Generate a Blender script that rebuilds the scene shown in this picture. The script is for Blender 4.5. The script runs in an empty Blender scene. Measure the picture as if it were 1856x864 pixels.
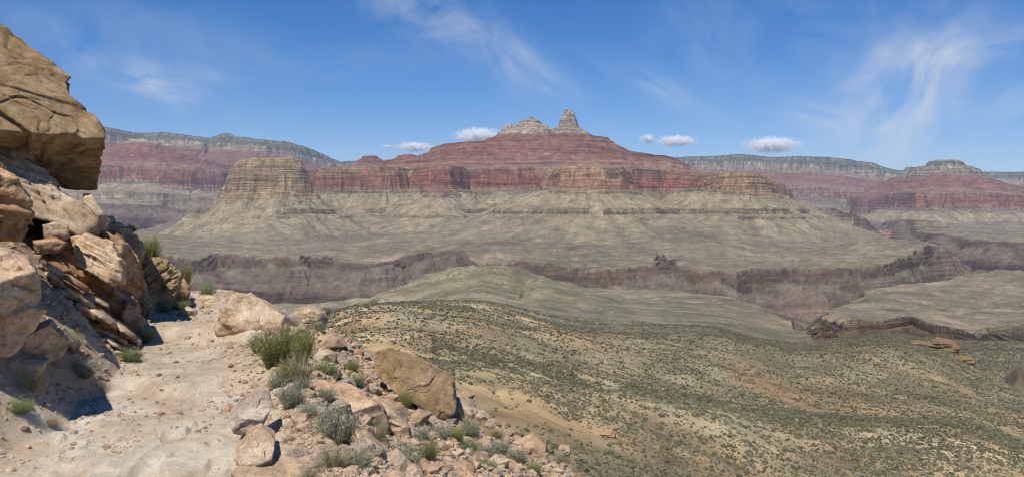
import bpy, math, random
import numpy as np
from mathutils import Vector, Matrix
sc = bpy.context.scene
# ---------------------------------------------------------------- camera
F, CX, HY = 1457.0, 928.0, 380.0          # focal length, centre column and horizon row of the 1856 px wide photograph
cam_d = bpy.data.cameras.new('camera')
cam = bpy.data.objects.new('camera', cam_d); sc.collection.objects.link(cam)
cam.location = (0, 0, 0); cam.rotation_euler = (math.radians(90), 0, 0)
cam_d.sensor_width = 36.0; cam_d.lens = 36.0*F/1856.0
cam_d.shift_y = -(432.0-HY)/1856.0
cam_d.clip_start = 0.1; cam_d.clip_end = 200000.0
sc.camera = cam
# ---------------------------------------------------------------- sky and sun
SUN_EL, SUN_AZ = math.radians(60), math.radians(-158)     # azimuth from +Y towards +X: behind the camera, to the left
sun_dir = Vector((math.sin(SUN_AZ)*math.cos(SUN_EL), math.cos(SUN_AZ)*math.cos(SUN_EL), math.sin(SUN_EL)))
world = bpy.data.worlds.new('World'); sc.world = world; world.use_nodes = True
SKY_STRENGTH = 0.08
sun_d = bpy.data.lights.new('sun', 'SUN'); sun_d.energy = 4.4; sun_d.angle = math.radians(0.5); sun_d.color = (1.0, 0.955, 0.88)
sun_o = bpy.data.objects.new('sun', sun_d); sc.collection.objects.link(sun_o)
sun_o.rotation_euler = sun_dir.to_track_quat('Z', 'Y').to_euler()
sc.view_settings.view_transform = 'Standard'; sc.view_settings.look = 'None'
sc.view_settings.gamma = 1.0; sc.view_settings.exposure = 0.27
sc.cycles.max_bounces = 8; sc.cycles.diffuse_bounces = 3; sc.cycles.volume_bounces = 6; sc.cycles.pixel_filter_type = 'BLACKMAN_HARRIS'; sc.cycles.filter_width = 1.05; sc.cycles.transparent_max_bounces = 8

def build_world():
    nt = world.node_tree; nt.nodes.clear(); N = nt.nodes.new; L = nt.links.new
    out = N('ShaderNodeOutputWorld'); bg = N('ShaderNodeBackground')
    sky = N('ShaderNodeTexSky'); sky.sky_type = 'NISHITA'; sky.sun_disc = False
    sky.sun_elevation = SUN_EL; sky.sun_rotation = SUN_AZ
    sky.altitude = 1500; sky.air_density = 1.0; sky.dust_density = 0.15; sky.ozone_density = 3.0
    hsv = N('ShaderNodeHueSaturation'); hsv.inputs['Saturation'].default_value = 1.38; hsv.inputs['Value'].default_value = 1.06
    tn = N('ShaderNodeMix'); tn.data_type = 'RGBA'; tn.blend_type = 'MULTIPLY'; tn.inputs[0].default_value = 1; tn.inputs[7].default_value = (1.0, .965, 1.06, 1)
    L(sky.outputs[0], tn.inputs[6]); L(tn.outputs[2], hsv.inputs['Color'])
    tc = N('ShaderNodeTexCoord'); sep = N('ShaderNodeSeparateXYZ'); L(tc.outputs['Generated'], sep.inputs[0])
    def M(op, a, b=None, c=None, clamp=False):
        n = N('ShaderNodeMath'); n.operation = op; n.use_clamp = clamp
        for i, v in enumerate((a, b, c)):
            if v is None: continue
            if isinstance(v, (int, float)): n.inputs[i].default_value = v
            else: L(v, n.inputs[i])
        return n.outputs[0]
    az = M('ARCTAN2', sep.outputs[0], sep.outputs[1]); el = M('ARCSINE', sep.outputs[2])
    # thin high cirrus: stretched, warped noise in the direction of the sky, inside soft patches
    def streak(a0, e0, ang, wl, ws, strength, seed):
        # band centred on (a0,e0) degrees, along direction ang, half length wl, half width ws
        ca, sa = math.cos(math.radians(ang)), math.sin(math.radians(ang))
        da = M('SUBTRACT', az, math.radians(a0)); de = M('SUBTRACT', el, math.radians(e0))
        p = M('ADD', M('MULTIPLY', da, ca), M('MULTIPLY', de, sa))
        q = M('SUBTRACT', M('MULTIPLY', de, ca), M('MULTIPLY', da, sa))
        cmb = N('ShaderNodeCombineXYZ'); L(M('MULTIPLY', p, 6.0 if ws < 1.9 else 8.0), cmb.inputs[0]); L(M('MULTIPLY', q, 24.0 if ws < 1.3 else 11.0), cmb.inputs[1]); cmb.inputs[2].default_value = seed
        nz = N('ShaderNodeTexNoise'); L(cmb.outputs[0], nz.inputs['Vector']); nz.inputs['Scale'].default_value = 1.6
        nz.inputs['Detail'].default_value = 7; nz.inputs['Roughness'].default_value = 0.58; nz.inputs['Distortion'].default_value = 0.7
        t = M('MULTIPLY', M('SUBTRACT', nz.outputs['Fac'], 0.36), 2.6, clamp=True)
        pp = M('DIVIDE', p, math.radians(wl)); qq = M('DIVIDE', q, math.radians(ws))
        r = M('ADD', M('MULTIPLY', pp, pp), M('MULTIPLY', qq, qq))
        env = M('EXPONENT', M('MULTIPLY', r, -1.0))
        return M('MULTIPLY', M('MULTIPLY', t, env), strength)
    deg = lambda px, py: (math.degrees(math.atan((px-CX)/F)), math.degrees(math.atan((HY-py)/math.hypot(F, px-CX))))
    total = None
    for px, py, ang, wl, ws, st, seed in (
        (275, 150, -14, 2.4, 0.9, .85, 1), (230, 130, -18, 7, 2.0, .22, 2), (395, 142, -12, 2.0, .5, .22, 3),
        (800, 40, -30, 6.5, 2.0, .45, 4), (940, 110, -34, 5.5, 1.0, .30, 5), (1200, 165, -28, 4.5, .9, .25, 6),
        (1640, 180, 62, 4.8, 2.9, .72, 7), (1560, 230, 30, 3.2, 1.9, .3, 17), (1650, 100, 18, 4.5, 1.4, .34, 8), (1790, 90, 12, 4.5, 1.0, .30, 9),
        (1840, 190, 30, 1.8, .8, .45, 10), (1470, 210, -15, 3.0, 1.0, .26, 11), (1500, 60, 5, 8, 3, .14, 12),
        (560, 110, 2, 9, 1.2, .10, 13), (300, 60, -10, 9, 2, .12, 14), (1300, 70, -60, 6, 4, .12, 15), (1630, 262, 70, 1.6, 1.0, .3, 16)):
        a, e = deg(px, py)
        s = streak(a, e, ang, wl, ws, st, seed*7.3)
        total = s if total is None else M('ADD', total, s)
    total = M('MINIMUM', M('MULTIPLY', total, 1.4), 0.8)
    mix = N('ShaderNodeMix'); mix.data_type = 'RGBA'; L(total, mix.inputs[0]); L(hsv.outputs[0], mix.inputs[6])
    mix.inputs[7].default_value = (7.2, 7.6, 8.2, 1)
    L(mix.outputs[2], bg.inputs[0]); bg.inputs[1].default_value = SKY_STRENGTH; L(bg.outputs[0], out.inputs[0])
build_world()
world.cycles.sampling_method = 'MANUAL'; world.cycles.sample_map_resolution = 256

# ---------------------------------------------------------------- numeric helpers
rng = np.random.default_rng(7)
_tab = rng.random((8, 256, 256)).astype(np.float32)*2-1
def vn(x, y, seed=0):
    """smooth value noise, -1..1"""
    x = np.asarray(x, np.float32)+seed*17.13+1000; y = np.asarray(y, np.float32)+seed*9.71+1000
    xi = np.floor(x).astype(np.int32); yi = np.floor(y).astype(np.int32)
    fx = x-xi; fy = y-yi; fx = fx*fx*(3-2*fx); fy = fy*fy*(3-2*fy)
    x0 = xi & 255; x1 = (xi+1) & 255; y0 = yi & 255; y1 = (yi+1) & 255; t = _tab[seed % 8]
    a = t[x0, y0]; b = t[x1, y0]; c = t[x0, y1]; d = t[x1, y1]
    return (a+(b-a)*fx)*(1-fy)+(c+(d-c)*fx)*fy
def fbm(x, y, seed=0, oct=4, gain=.5, lac=2.03):
    s = 0; a = 1; tot = 0
    for i in range(oct):
        s = s+a*vn(x, y, seed+i); tot += a; a *= gain; x = x*lac; y = y*lac
    return s/tot
def ridged(x, y, seed=0, oct=3):
    s = 0; a = 1; tot = 0
    for i in range(oct):
        s = s+a*(1-2*np.abs(vn(x, y, seed+i))); tot += a; a *= .5; x = x*2.1; y = y*2.1
    return s/tot
def sstep(a, b, x):
    t = np.clip((x-a)/(b-a), 0, 1); return t*t*(3-2*t)
def lin(c):
    c = np.asarray(c, np.float64)/255.0
    return np.where(c <= .04045, c/12.92, ((c+.055)/1.055)**2.4)
def mesh_from(name, V, Fq, mat, smooth=True, cols=None, parent=None, link=True, ghost=False):
    """V (n,3), Fq (m,4) or (m,3) -> object"""
    V = np.ascontiguousarray(V, np.float32); Fq = np.ascontiguousarray(Fq, np.int32)
    me = bpy.data.meshes.new(name); k = Fq.shape[1]; m = len(Fq)
    me.vertices.add(len(V)); me.vertices.foreach_set('co', V.ravel())
    me.loops.add(m*k); me.loops.foreach_set('vertex_index', Fq.ravel())
    me.polygons.add(m); me.polygons.foreach_set('loop_start', np.arange(0, m*k, k, dtype=np.int32))
    me.polygons.foreach_set('use_smooth', np.full(m, smooth, bool))
    me.update(calc_edges=True)
    if cols is not None:
        for an, arr in cols.items():
            if arr.ndim == 2:
                a = me.attributes.new(an, 'FLOAT_COLOR', 'POINT')
                c4 = np.ones((len(V), 4), np.float32); c4[:, :arr.shape[1]] = arr; a.data.foreach_set('color', c4.ravel())
            else:
                a = me.attributes.new(an, 'FLOAT', 'POINT'); a.data.foreach_set('value', np.ascontiguousarray(arr, np.float32))
    if mat is not None: me.materials.append(mat)
    o = bpy.data.objects.new(name, me); sc.collection.objects.link(o)
    if parent is not None: o.parent = parent
    return o
def tag(o, label=None, cat=None, group=None, kind=None):
    if label: o['label'] = label
    if cat: o['category'] = cat
    if group: o['group'] = group
    if kind: o['kind'] = kind
    return o
class NT:
    """small node-tree writer"""
    def __init__(s, name):
        s.m = bpy.data.materials.new(name); s.m.use_nodes = True; s.t = s.m.node_tree; s.t.nodes.clear()
        s.out = s.n('ShaderNodeOutputMaterial'); s.b = s.n('ShaderNodeBsdfPrincipled'); s.l(s.b.outputs[0], s.out.inputs[0])
        s.b.inputs['Roughness'].default_value = .9; s.b.inputs['Specular IOR Level'].default_value = .25
    def n(s, k): return s.t.nodes.new(k)
    def l(s, a, b): s.t.links.new(a, b)
    def math(s, op, a, b=None, clamp=False):
        n = s.n('ShaderNodeMath'); n.operation = op; n.use_clamp = clamp
        for i, v in enumerate((a, b)):
            if v is None: continue
            if isinstance(v, (int, float)): n.inputs[i].default_value = v
            else: s.l(v, n.inputs[i])
        return n.outputs[0]
    def coord(s, scale, kind='Object'):
        tc = s.n('ShaderNodeTexCoord'); mp = s.n('ShaderNodeMapping'); s.l(tc.outputs[kind], mp.inputs[0])
        mp.inputs['Scale'].default_value = scale; return mp.outputs[0]
    def noise(s, scale, vec, detail=5, rough=.55, dist=0):
        n = s.n('ShaderNodeTexNoise'); s.l(vec, n.inputs['Vector']); n.inputs['Scale'].default_value = scale
        n.inputs['Detail'].default_value = detail; n.inputs['Roughness'].default_value = rough; n.inputs['Distortion'].default_value = dist
        return n.outputs['Fac']
    def ramp(s, fac, stops):
        n = s.n('ShaderNodeValToRGB'); s.l(fac, n.inputs[0]); e = n.color_ramp.elements
        while len(e) < len(stops): e.new(.5)
        for i, (p, c) in enumerate(stops):
            e[i].position = p; e[i].color = tuple(c)+(1,) if not isinstance(c, (int, float)) else (c, c, c, 1)
        return n.outputs[0]
    def mix(s, f, a, b, mode='MIX'):
        n = s.n('ShaderNodeMix'); n.data_type = 'RGBA'; n.blend_type = mode
        for i, v in ((0, f), (6, a), (7, b)):
            if isinstance(v, (int, float)): n.inputs[i].default_value = v if i == 0 else (v, v, v, 1)
            elif isinstance(v, (tuple, list, np.ndarray)): n.inputs[i].default_value = tuple(v)+(1,) if len(v) == 3 else tuple(v)
            else: s.l(v, n.inputs[i])
        return n.outputs[2]
    def attr(s, name):
        n = s.n('ShaderNodeAttribute'); n.attribute_name = name; return n
    def bump(s, h, strength, dist, prev=None):
        n = s.n('ShaderNodeBump'); s.l(h, n.inputs['Height']); n.inputs['Strength'].default_value = strength; n.inputs['Distance'].default_value = dist
        if prev is not None: s.l(prev, n.inputs['Normal'])
        s.l(n.outputs[0], s.b.inputs['Normal']); return n.outputs[0]
    def base(s, c): s.l(c, s.b.inputs['Base Color']); return s.m
# ---------------------------------------------------------------- the canyon: one fan-shaped ground sheet from 45 m to beyond the rims
QUAL = 1.0
NU = int(1400*QUAL)
U = np.linspace(-.76, .76, NU).astype(np.float32)
def rows():
    r = [45.0]
    while r[-1] < 42000:
        y = r[-1]
        if 940 < y < 1290: s = y*.0020
        elif y < 2300: s = y*.0046
        elif y < 3700: s = 9
        elif y < 6900: s = 7.5
        elif y < 14500: s = y*.0026
        else: s = y*.02
        r.append(y+s/QUAL)
    return np.array(r, np.float32)
R = rows(); NR = len(R)
YY = np.repeat(R[:, None], NU, 1); XX = YY*U[None, :]; PX = CX+F*U[None, :]+0*YY
def z_of(y, Y): return (HY-y)*Y/F
def pxy(px, Y): return ((px-CX)/F*Y, Y)
# --- control table of the Tonto bench and the hills in front of it: screen row at each distance
TY = np.array([45, 80, 120, 180, 250, 350, 450, 600, 800, 1000, 1300, 1700, 2100, 2600, 3200, 3900, 4600, 6000, 8000, 10000, 14000, 42000.])
tab = {
 -250: [900, 820, 780, 730, 710, 690, 670, 650, 630, 615, 600, 575, 550],
 300:  [900, 810, 770, 725, 705, 680, 660, 640, 620, 600, 590, 565, 545],
 500:  [880, 795, 745, 702, 685, 662, 645, 625, 605, 590, 578, 560, 543],
 620:  [860, 770, 712, 668, 635, 598, 568, 562, 578, 572, 564, 550, 536],
 700:  [850, 752, 695, 655, 632, 590, 558, 551, 565, 562, 552, 540, 530],
 790:  [840, 745, 692, 657, 648, 600, 562, 548, 556, 554, 545, 532, 522],
 870:  [850, 772, 712, 662, 660, 612, 568, 550, 556, 550, 538, 524, 514],
 960:  [880, 795, 735, 682, 685, 640, 590, 574, 586, 570, 550, 530, 516],
 1040: [920, 825, 770, 700, 706, 660, 612, 600, 606, 588, 560, 536, 518],
 1150: [960, 875, 800, 712, 722, 690, 640, 606, 614, 597, 566, 542, 519],
 1300: [1000, 930, 850, 745, 738, 716, 664, 612, 614, 603, 572, 547, 522],
 1450: [1050, 980, 910, 790, 748, 744, 700, 640, 636, 622, 595, 560, 530],
 1530: [1060, 990, 915, 800, 756, 750, 708, 634, 624, 614, 566, 550, 522],
 1600: [1080, 1000, 920, 808, 762, 756, 716, 630, 613, 604, 562, 538, 514],
 1680: [1090, 1010, 935, 815, 764, 758, 724, 648, 624, 610, 566, 540, 514],
 1760: [1100, 1020, 950, 830, 776, 766, 738, 676, 636, 612, 574, 545, 518],
 1856: [1120, 1050, 980, 850, 806, 800, 752, 700, 630, 598, 575, 545, 522],
 2100: [1140, 1080, 1000, 860, 820, 805, 760, 710, 640, 600, 575, 545, 522]}
zfar = {-250: [-185, -178, -155, -140, -130, -110, -90, -60, -500], 620: [-188, -182, -150, -128, -120, -110, -90, -60, -500],
        1000: [-186, -178, -146, -126, -120, -110, -90, -60, -500], 1450: [-180, -165, -150, -140, -128, -118, -100, -70, -500],
        1600: [-170, -150, -150, -150, -140, -118, -100, -70, -500], 1856: [-180, -176, -172, -176, -150, -110, -90, -60, -500],
        2100: [-180, -176, -172, -176, -150, -110, -90, -60, -500]}
pk = sorted(tab); fk = sorted(zfar)
ZT = np.zeros((len(TY), len(pk)))
for j, p in enumerate(pk):
    for i in range(13): ZT[i, j] = z_of(tab[p][i], TY[i])
    for i in range(13, 22): ZT[i, j] = np.interp(p, fk, [zfar[k][i-13] for k in fk])
def catmull(xs, ys, x):
    """monotone-ish cubic through rows of ys"""
    xs = np.asarray(xs, float); n = len(xs)
    m = np.zeros_like(ys); dl = (ys[1:]-ys[:-1])/(xs[1:]-xs[:-1])[:, None]
    m[1:-1] = (dl[1:]+dl[:-1])/2; m[0] = dl[0]; m[-1] = dl[-1]
    k = np.clip(np.searchsorted(xs, x)-1, 0, n-2); h = (xs[k+1]-xs[k])[:, None]; t = ((x-xs[k])/(xs[k+1]-xs[k]))[:, None]
    return (2*t**3-3*t**2+1)*ys[k]+(t**3-2*t**2+t)*h*m[k]+(-2*t**3+3*t**2)*ys[k+1]+(t**3-t**2)*h*m[k+1]
# interpolate the slope z/Y so near rows keep their accuracy
S1 = catmull(np.log(TY), ZT/TY[:, None], np.log(R.astype(float)))          # rows x px keys
S2 = catmull(np.array(pk, float), S1.T, (CX+F*U).clip(pk[0], pk[-1]).astype(float)).T
B = (S2*R[:, None]).astype(np.float32)
def box_blur(a, k, ax):
    if k < 1: return a
    p = np.pad(a, [(k, k) if i == ax else (0, 0) for i in range(2)], mode='edge').cumsum(ax, dtype=np.float64)
    n = a.shape[ax]; w = 2*k+1
    if ax == 0:
        q = np.concatenate([np.zeros((1, a.shape[1])), p]); return ((q[w:w+n]-q[:n])/w).astype(np.float32)
    q = np.concatenate([np.zeros((a.shape[0], 1)), p], 1); return ((q[:, w:w+n]-q[:, :n])/w).astype(np.float32)
# gentle relief: washes and low swells, growing with distance
f1 = fbm(XX/260, YY/260, 1, 3); g1 = ridged(XX/150+.6*f1, YY/200, 3, 3)
amp = np.interp(R, [45, 120, 400, 900, 1600, 2600, 4200, 9000], [.3, .8, 2.2, 5, 9, 9, 14, 26])[:, None].astype(np.float32)
drn = ridged(XX/95+.8*f1, YY/125+.8*vn(XX/200, YY/200, 6), 2, 3)
B = B+amp*.55*f1-np.clip(drn-.1, 0, 1)**1.5*9*sstep(700, 1500, YY)-amp*.5*np.clip(g1, 0, 1)**2+amp*.05*fbm(XX/22, YY/22, 5, 3)
rr = (R < 900)
B[rr] += (.45*fbm(XX[rr]/9, YY[rr]/9, 2, 3)-2.0*np.clip(ridged(XX[rr]/38+.5*vn(XX[rr]/30, YY[rr]/30, 4), YY[rr]/60, 6, 2), 0, 1)**3)*np.minimum(YY[rr]/150, 1.3)
def bump2(px, Y, wx, wy, h, p=2.0, rot=0):
    x0, y0 = pxy(px, Y); dx, dy = XX-x0, YY-y0
    c, s = math.cos(rot), math.sin(rot); a = (dx*c+dy*s)/wx; b = (-dx*s+dy*c)/wy
    return h*np.exp(-(a*a+b*b)**(p/2))
hill = bump2(872, 1500, 190, 230, 34, 2.0)+bump2(960, 1560, 120, 170, 22, 2)+bump2(790, 1600, 90, 200, 14, 2)
hill = hill*(1+.07*ridged(XX/110, YY/150, 5, 2)+.10*ridged(XX/38+.4*vn(XX/60, YY/60, 2), YY/160, 3, 2))
B = B+hill
B = B+bump2(1640, 3050, 230, 260, 36, 2.4)+bump2(1825, 2900, 160, 240, 14, 2)+bump2(1130, 3050, 330, 200, 10)
MASK_HILL = sstep(6, 30, hill)
def sdf(pts, m):
    """signed distance to a closed polygon given as (px, Y) corners; perimeter coordinate too; evaluated on row slice m"""
    P = np.array([pxy(a, b) for a, b in pts], np.float32); X = XX[m]; Y = YY[m]
    best = np.full(X.shape, 1e18, np.float32); S = np.zeros_like(X); A = np.zeros_like(X); ins = np.zeros(X.shape, bool); acc = 0.0
    for i in range(len(P)):
        a = P[i]; b = P[(i+1) % len(P)]; e = b-a; L2 = float(e@e)
        wx = X-a[0]; wy = Y-a[1]; t = np.clip((wx*e[0]+wy*e[1])/L2, 0, 1)
        dx = wx-t*e[0]; dy = wy-t*e[1]; d2 = dx*dx+dy*dy; k = d2 < best
        best = np.where(k, d2, best); S = np.where(k, acc+t*math.sqrt(L2), S); A = np.where(k, np.arctan2(dx, -dy), A); acc += math.sqrt(L2)
        if abs(e[1]) > 1e-6:
            c = ((a[1] <= Y) != (b[1] <= Y)) & (X < a[0]+(Y-a[1])*e[0]/e[1]); ins ^= c
    d = np.sqrt(best); return np.where(ins, -d, d), S+170*A
H = B.copy(); WHO = np.zeros(H.shape, np.int8)       # which landform owns each vertex
STR = np.zeros(H.shape, np.float32); TZ = np.zeros(H.shape, np.float32)                    # stratum coordinate: see COLS
def sl(y0, y1): i0, i1 = np.searchsorted(R, [y0, y1]); return slice(i0, i1)
def pf(px, keys):     # a value that varies with the column
    k = sorted(keys); return np.interp(px, k, [keys[i] for i in k]).astype(np.float32)
def raise_(m, z, t, who, st=0):
    h = H[m]; up = z > h; STR[m] = np.where(up, st, STR[m]); H[m] = np.where(up, z, h); WHO[m] = np.where(up, who, WHO[m]); TZ[m] = np.where(up, t, TZ[m])
def warp(m, sc_=1.0, seed=0, fine=1.0):
    X, Y = XX[m]/sc_, YY[m]/sc_
    return sc_*(34*vn(X/330, Y/330, seed)+20*ridged(X/130, Y/130, seed+1, 1)+13*ridged(X/58, Y/58, seed+2, 2)+fine*7*vn(X/24, Y/24, seed+3)+fine*3.5*vn(X/11, Y/11, seed+4)+(18*ridged(X/115, Y/115, seed+5, 1) if sc_ > 1.45 else 0))
def stack(pts, y0, y1, ztop, prof, who, wsc=1.0, seed=0, wmul=1.0, gul=1.0, cap=0.0):
    """prof: list of (d, dz below top, stratum t); beyond the last entry the slope eases out"""
    m = sl(y0, y1); d, s = sdf(pts, m); d = d+warp(m, wsc, seed)*wmul
    if isinstance(ztop, dict):
        zt_ = pf(PX[0], ztop); zs_ = box_blur(box_blur(zt_[None], 55, 1), 40, 1)[0]; wz = sstep(15*wsc, 90*wsc, d); ztop = zt_[None]*(1-wz)+zs_[None]*wz
    prof = list(prof)+[(prof[-1][0]+4000, prof[-1][1]-16000, prof[-1][2])]
    pd = [p[0] for p in prof]; pz = [p[1] for p in prof]; pt = [p[2] for p in prof]
    # vertical gullies that fan down the slope, from the perimeter coordinate
    if gul:
        q = s/wsc
        g = gul*wsc*(48*ridged(q/290, d/900/wsc, seed+5, 1)*sstep(30, 260, d)+24*ridged(q/120, d/600/wsc, seed+2, 2)+9*ridged(q/41, d/300/wsc, seed+3, 1)+4*vn(q/17, d/200/wsc, seed+3))*sstep(5*wsc, 120*wsc, d)
    else: g = 0
    dd = d-g
    z = ztop+np.interp(dd, pd, pz).astype(np.float32)+np.where(dd < 0, np.minimum(-dd*cap, 40*wsc), 0)
    t = np.interp(dd, pd, pt).astype(np.float32)
    st = (vn(s/wsc/21, d/300/wsc, seed)+.8*vn(s/wsc/8.5, d/160/wsc, seed+3)+.5*vn(s/wsc/47, d/200/wsc, seed+5))*sstep(20, 90, d)
    raise_(m, z, t, who, st); return d, s
def foot(prof, slope=.60, toe=800, drop=900):
    """continue a profile into a talus that gets gentler downhill"""
    d, z, t = prof[-1]; out = list(prof); x = 0; zz = 0
    for k in range(1, 21):
        x += 40; zz += 40*max(slope*(1-x/toe)+.03, .03) if x < toe else 40*.03
        out.append((d+x, z-zz, min(t+k*.05, 7.95)))
    out.append((d+x+1500, z-zz-1500*.12, 7.99)); return out
# strata t: 0 plateau top/forest, 1 Kaibab cliff, 2 Toroweap slope, 3 white Coconino cliff, 4 Hermit/Supai red ledges, 5 Redwall, 6 Muav ledge, 7-8 talus
def redwall(h, muav=18, mid=True, lip=14):
    p = [(-60, 3, 4.9), (0, 0, 5.0), (lip, -h*.22, 5.15), (lip+6, -h*.24, 5.2), (lip+16, -h*.58, 5.5), (lip+22, -h*.6, 5.55), (lip+32, -h, 5.95),
         (lip+52, -h-7, 6.2), (lip+57, -h-7-muav, 6.6), (lip+75, -h-12-muav, 6.9), (lip+76, -h-13-muav, 7.0)]
    p = foot(p)
    return p
def supai(zs, zb, run, n=4, cliff=.5, t0=4.0, t1=4.9, scale=1.0):
    """n red ledges between zs and zb over a horizontal run"""
    p = [(-40, 2, t0-.02), (0, 0, t0)]; tot = zs-zb
    for k in range(n):
        c = tot/n*cliff; z0 = -tot*k/n; x0 = run*k/n
        p.append((x0+4*scale, z0-c, t0+(t1-t0)*(k+.5)/n)); p.append((run*(k+1)/n, -tot*(k+1)/n, t0+(t1-t0)*(k+1)/n))
    q = p+[(run+12, -tot-6, 5.0), (run+40, -tot-150, 5.9), (run+60, -tot-160, 6.6)]
    return foot(q)
# ---- the front butte
stack([(424, 4760), (436, 4660), (470, 4600), (515, 4590), (541, 4640), (546, 4740), (545, 4950), (535, 5120), (500, 5200), (450, 5150), (425, 4980)],
      3400, 6400, {405: 215, 414: 240, 424: 272, 440: 290, 470: 298, 525: 296, 545: 286, 553: 268, 562: 255}, redwall(176, 24, lip=26), 2, seed=11, wmul=.55, cap=.02)
# ---- the main red wall with its spurs
ZR = {560: 285, 620: 290, 900: 298, 985: 280, 1010: 262, 1120: 262, 1150: 282, 1225: 280, 1262: 262, 1290: 238, 1370: 228, 1400: 205}
stack([(572, 5450), (640, 5520), (700, 5420), (745, 5600), (778, 5260), (812, 5230), (850, 5750), (930, 5850), (985, 5600), (1060, 5500), (1135, 5600), (1190, 5740), (1240, 5700), (1300, 5500), (1375, 5500), (1400, 5700), (1415, 6100), (1430, 7600), (900, 8000), (600, 7500), (560, 6200)],
      3500, 8200, ZR, redwall(158, 14), 1, seed=23, wmul=.75)
stack([(1008, 4380), (1020, 4230), (1060, 4160), (1106, 4210), (1122, 4400), (1130, 4850), (1140, 5800), (975, 5800), (992, 5100)],
      3000, 6800, {975: 262, 1000: 218, 1012: 226, 1112: 222, 1140: 258}, redwall(112, 18, lip=10), 1, seed=26, wmul=.55)
stack([(1000, 4360), (1015, 4170), (1060, 4100), (1112, 4150), (1134, 4380), (1140, 5100), (1145, 5800), (970, 5800), (985, 5100)],
      3000, 6800, {970: 170, 1000: 156, 1140: 156}, redwall(54, 16, lip=6), 1, seed=27, wmul=.6)
stack([(1290, 4650), (1306, 4440), (1345, 4330), (1380, 4380), (1396, 4620), (1405, 5300), (1412, 5900), (1240, 5900), (1272, 5300)],
      3000, 7000, {1240: 262, 1290: 208, 1360: 194, 1395: 180, 1410: 190}, redwall(102, 16, lip=10), 1, seed=28, wmul=.6)
stack([(782, 5150), (800, 5080), (822, 5150), (828, 5500), (776, 5500)], 4000, 6000, 128, redwall(26, 16, lip=5), 1, seed=29, wmul=.3)
# ---- Supai ledges up to the shoulder
T = 6250
stack([(700, 6150), (800, 5900), (930, 5870), (1060, 5800), (1150, 5850), (1212, 5950), (1235, 6300), (1225, 6900), (900, 7200), (740, 7000), (690, 6500)],
      5000, 8000, {690: 372, 745: 400, 790: 410, 1130: 418, 1215: 398, 1240: 385}, supai(400, 285, 190, 3, .45, 4.5, 4.9), 1, seed=31, wmul=.5, gul=.4)
stack([(782, 6300), (850, 6080), (930, 6020), (1060, 5980), (1130, 6050), (1142, 6300), (1130, 6800), (900, 7000), (790, 6700)],
      5400, 7800, {770: 470, 805: 506, 880: 524, 1090: 528, 1130: 470, 1142: 455}, supai(515, 400, 150, 3, .5, 4.2, 4.6), 1, seed=37, wmul=.4, gul=.4)
stack([(915, 6400), (925, 6220), (1000, 6180), (1060, 6180), (1103, 6230), (1106, 6400), (1090, 6700), (930, 6700)],
      5800, 7400, {905: 560, 960: 578, 1040: 578, 1070: 568, 1108: 560}, supai(566, 500, 70, 2, .8, 4.0, 4.2), 1, seed=41, wmul=.3, gul=.3)
# knobs on the left shoulder
def knob(px, Y, wpx, ztop, base, who, t, n=2, run=120, seed=50, flat=.3, tt=4.3):
    w = wpx/F*Y*flat
    stack([(px-w*F/Y, Y), (px-w*.5*F/Y, Y-w), (px+w*.5*F/Y, Y-w), (px+w*F/Y, Y), (px, Y+w*1.6)], Y-900, Y+900, ztop, supai(ztop, base, run, n, .3, t, tt), who, seed=seed, wmul=.12, gul=.3)
knob(670, 6300, 52, 418, 300, 1, 4.4, 3, 150, 51, .28, 4.9)
knob(738, 6350, 56, 428, 330, 1, 4.4, 2, 150, 52, .30, 4.9)
# ---- the white cap and the pointed temple
def tower(px, Y, w, prof, seed, y0=5900, y1=7100, squash=1.3, wm=.16):
    pts = [(px+w*math.cos(a)*F/Y, Y+w*squash*math.sin(a)) for a in np.linspace(0, 2*math.pi, 9)[:-1]]
    stack(pts, y0, y1, prof[0][1], [(p[0], p[1]-prof[0][1], p[2]) for p in prof], 3, seed=seed, wmul=wm, gul=.35)
tower(1031, 6420, 52, [(-24, 790, 3.8), (-10, 786, 3.8), (-4, 772, 3.1), (4, 748, 3.1), (8, 738, 3.2), (20, 702, 3.1), (28, 672, 3.3), (32, 650, 3.7), (66, 640, 3.6), (82, 622, 3.3), (110, 606, 3.5), (150, 580, 3.85), (190, 562, 4.0), (330, 480, 4.1)], 61, wm=.34, squash=1.0)
tower(962, 6500, 14, [(-10, 750, 3.9), (0, 744, 3.9), (26, 730, 3.8), (70, 712, 3.3), (84, 688, 3.1), (130, 672, 3.3), (142, 646, 3.1), (210, 628, 3.3), (222, 602, 3.4), (262, 582, 3.9), (330, 560, 4.0), (450, 500, 4.1)], 67, squash=1.0, wm=.22)
tower(924, 6470, 56, [(-20, 682, 3.6), (0, 672, 3.2), (10, 640, 3.2), (40, 622, 3.3), (50, 600, 3.4), (75, 585, 3.8), (110, 570, 4.0), (260, 480, 4.1)], 71, squash=1.0, wm=.18)
tower(990, 6500, 34, [(-20, 652, 3.8), (0, 640, 3.2), (22, 615, 3.3), (60, 592, 3.6), (110, 570, 4.0), (260, 480, 4.1)], 73, squash=1.0, wm=.15)
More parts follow.
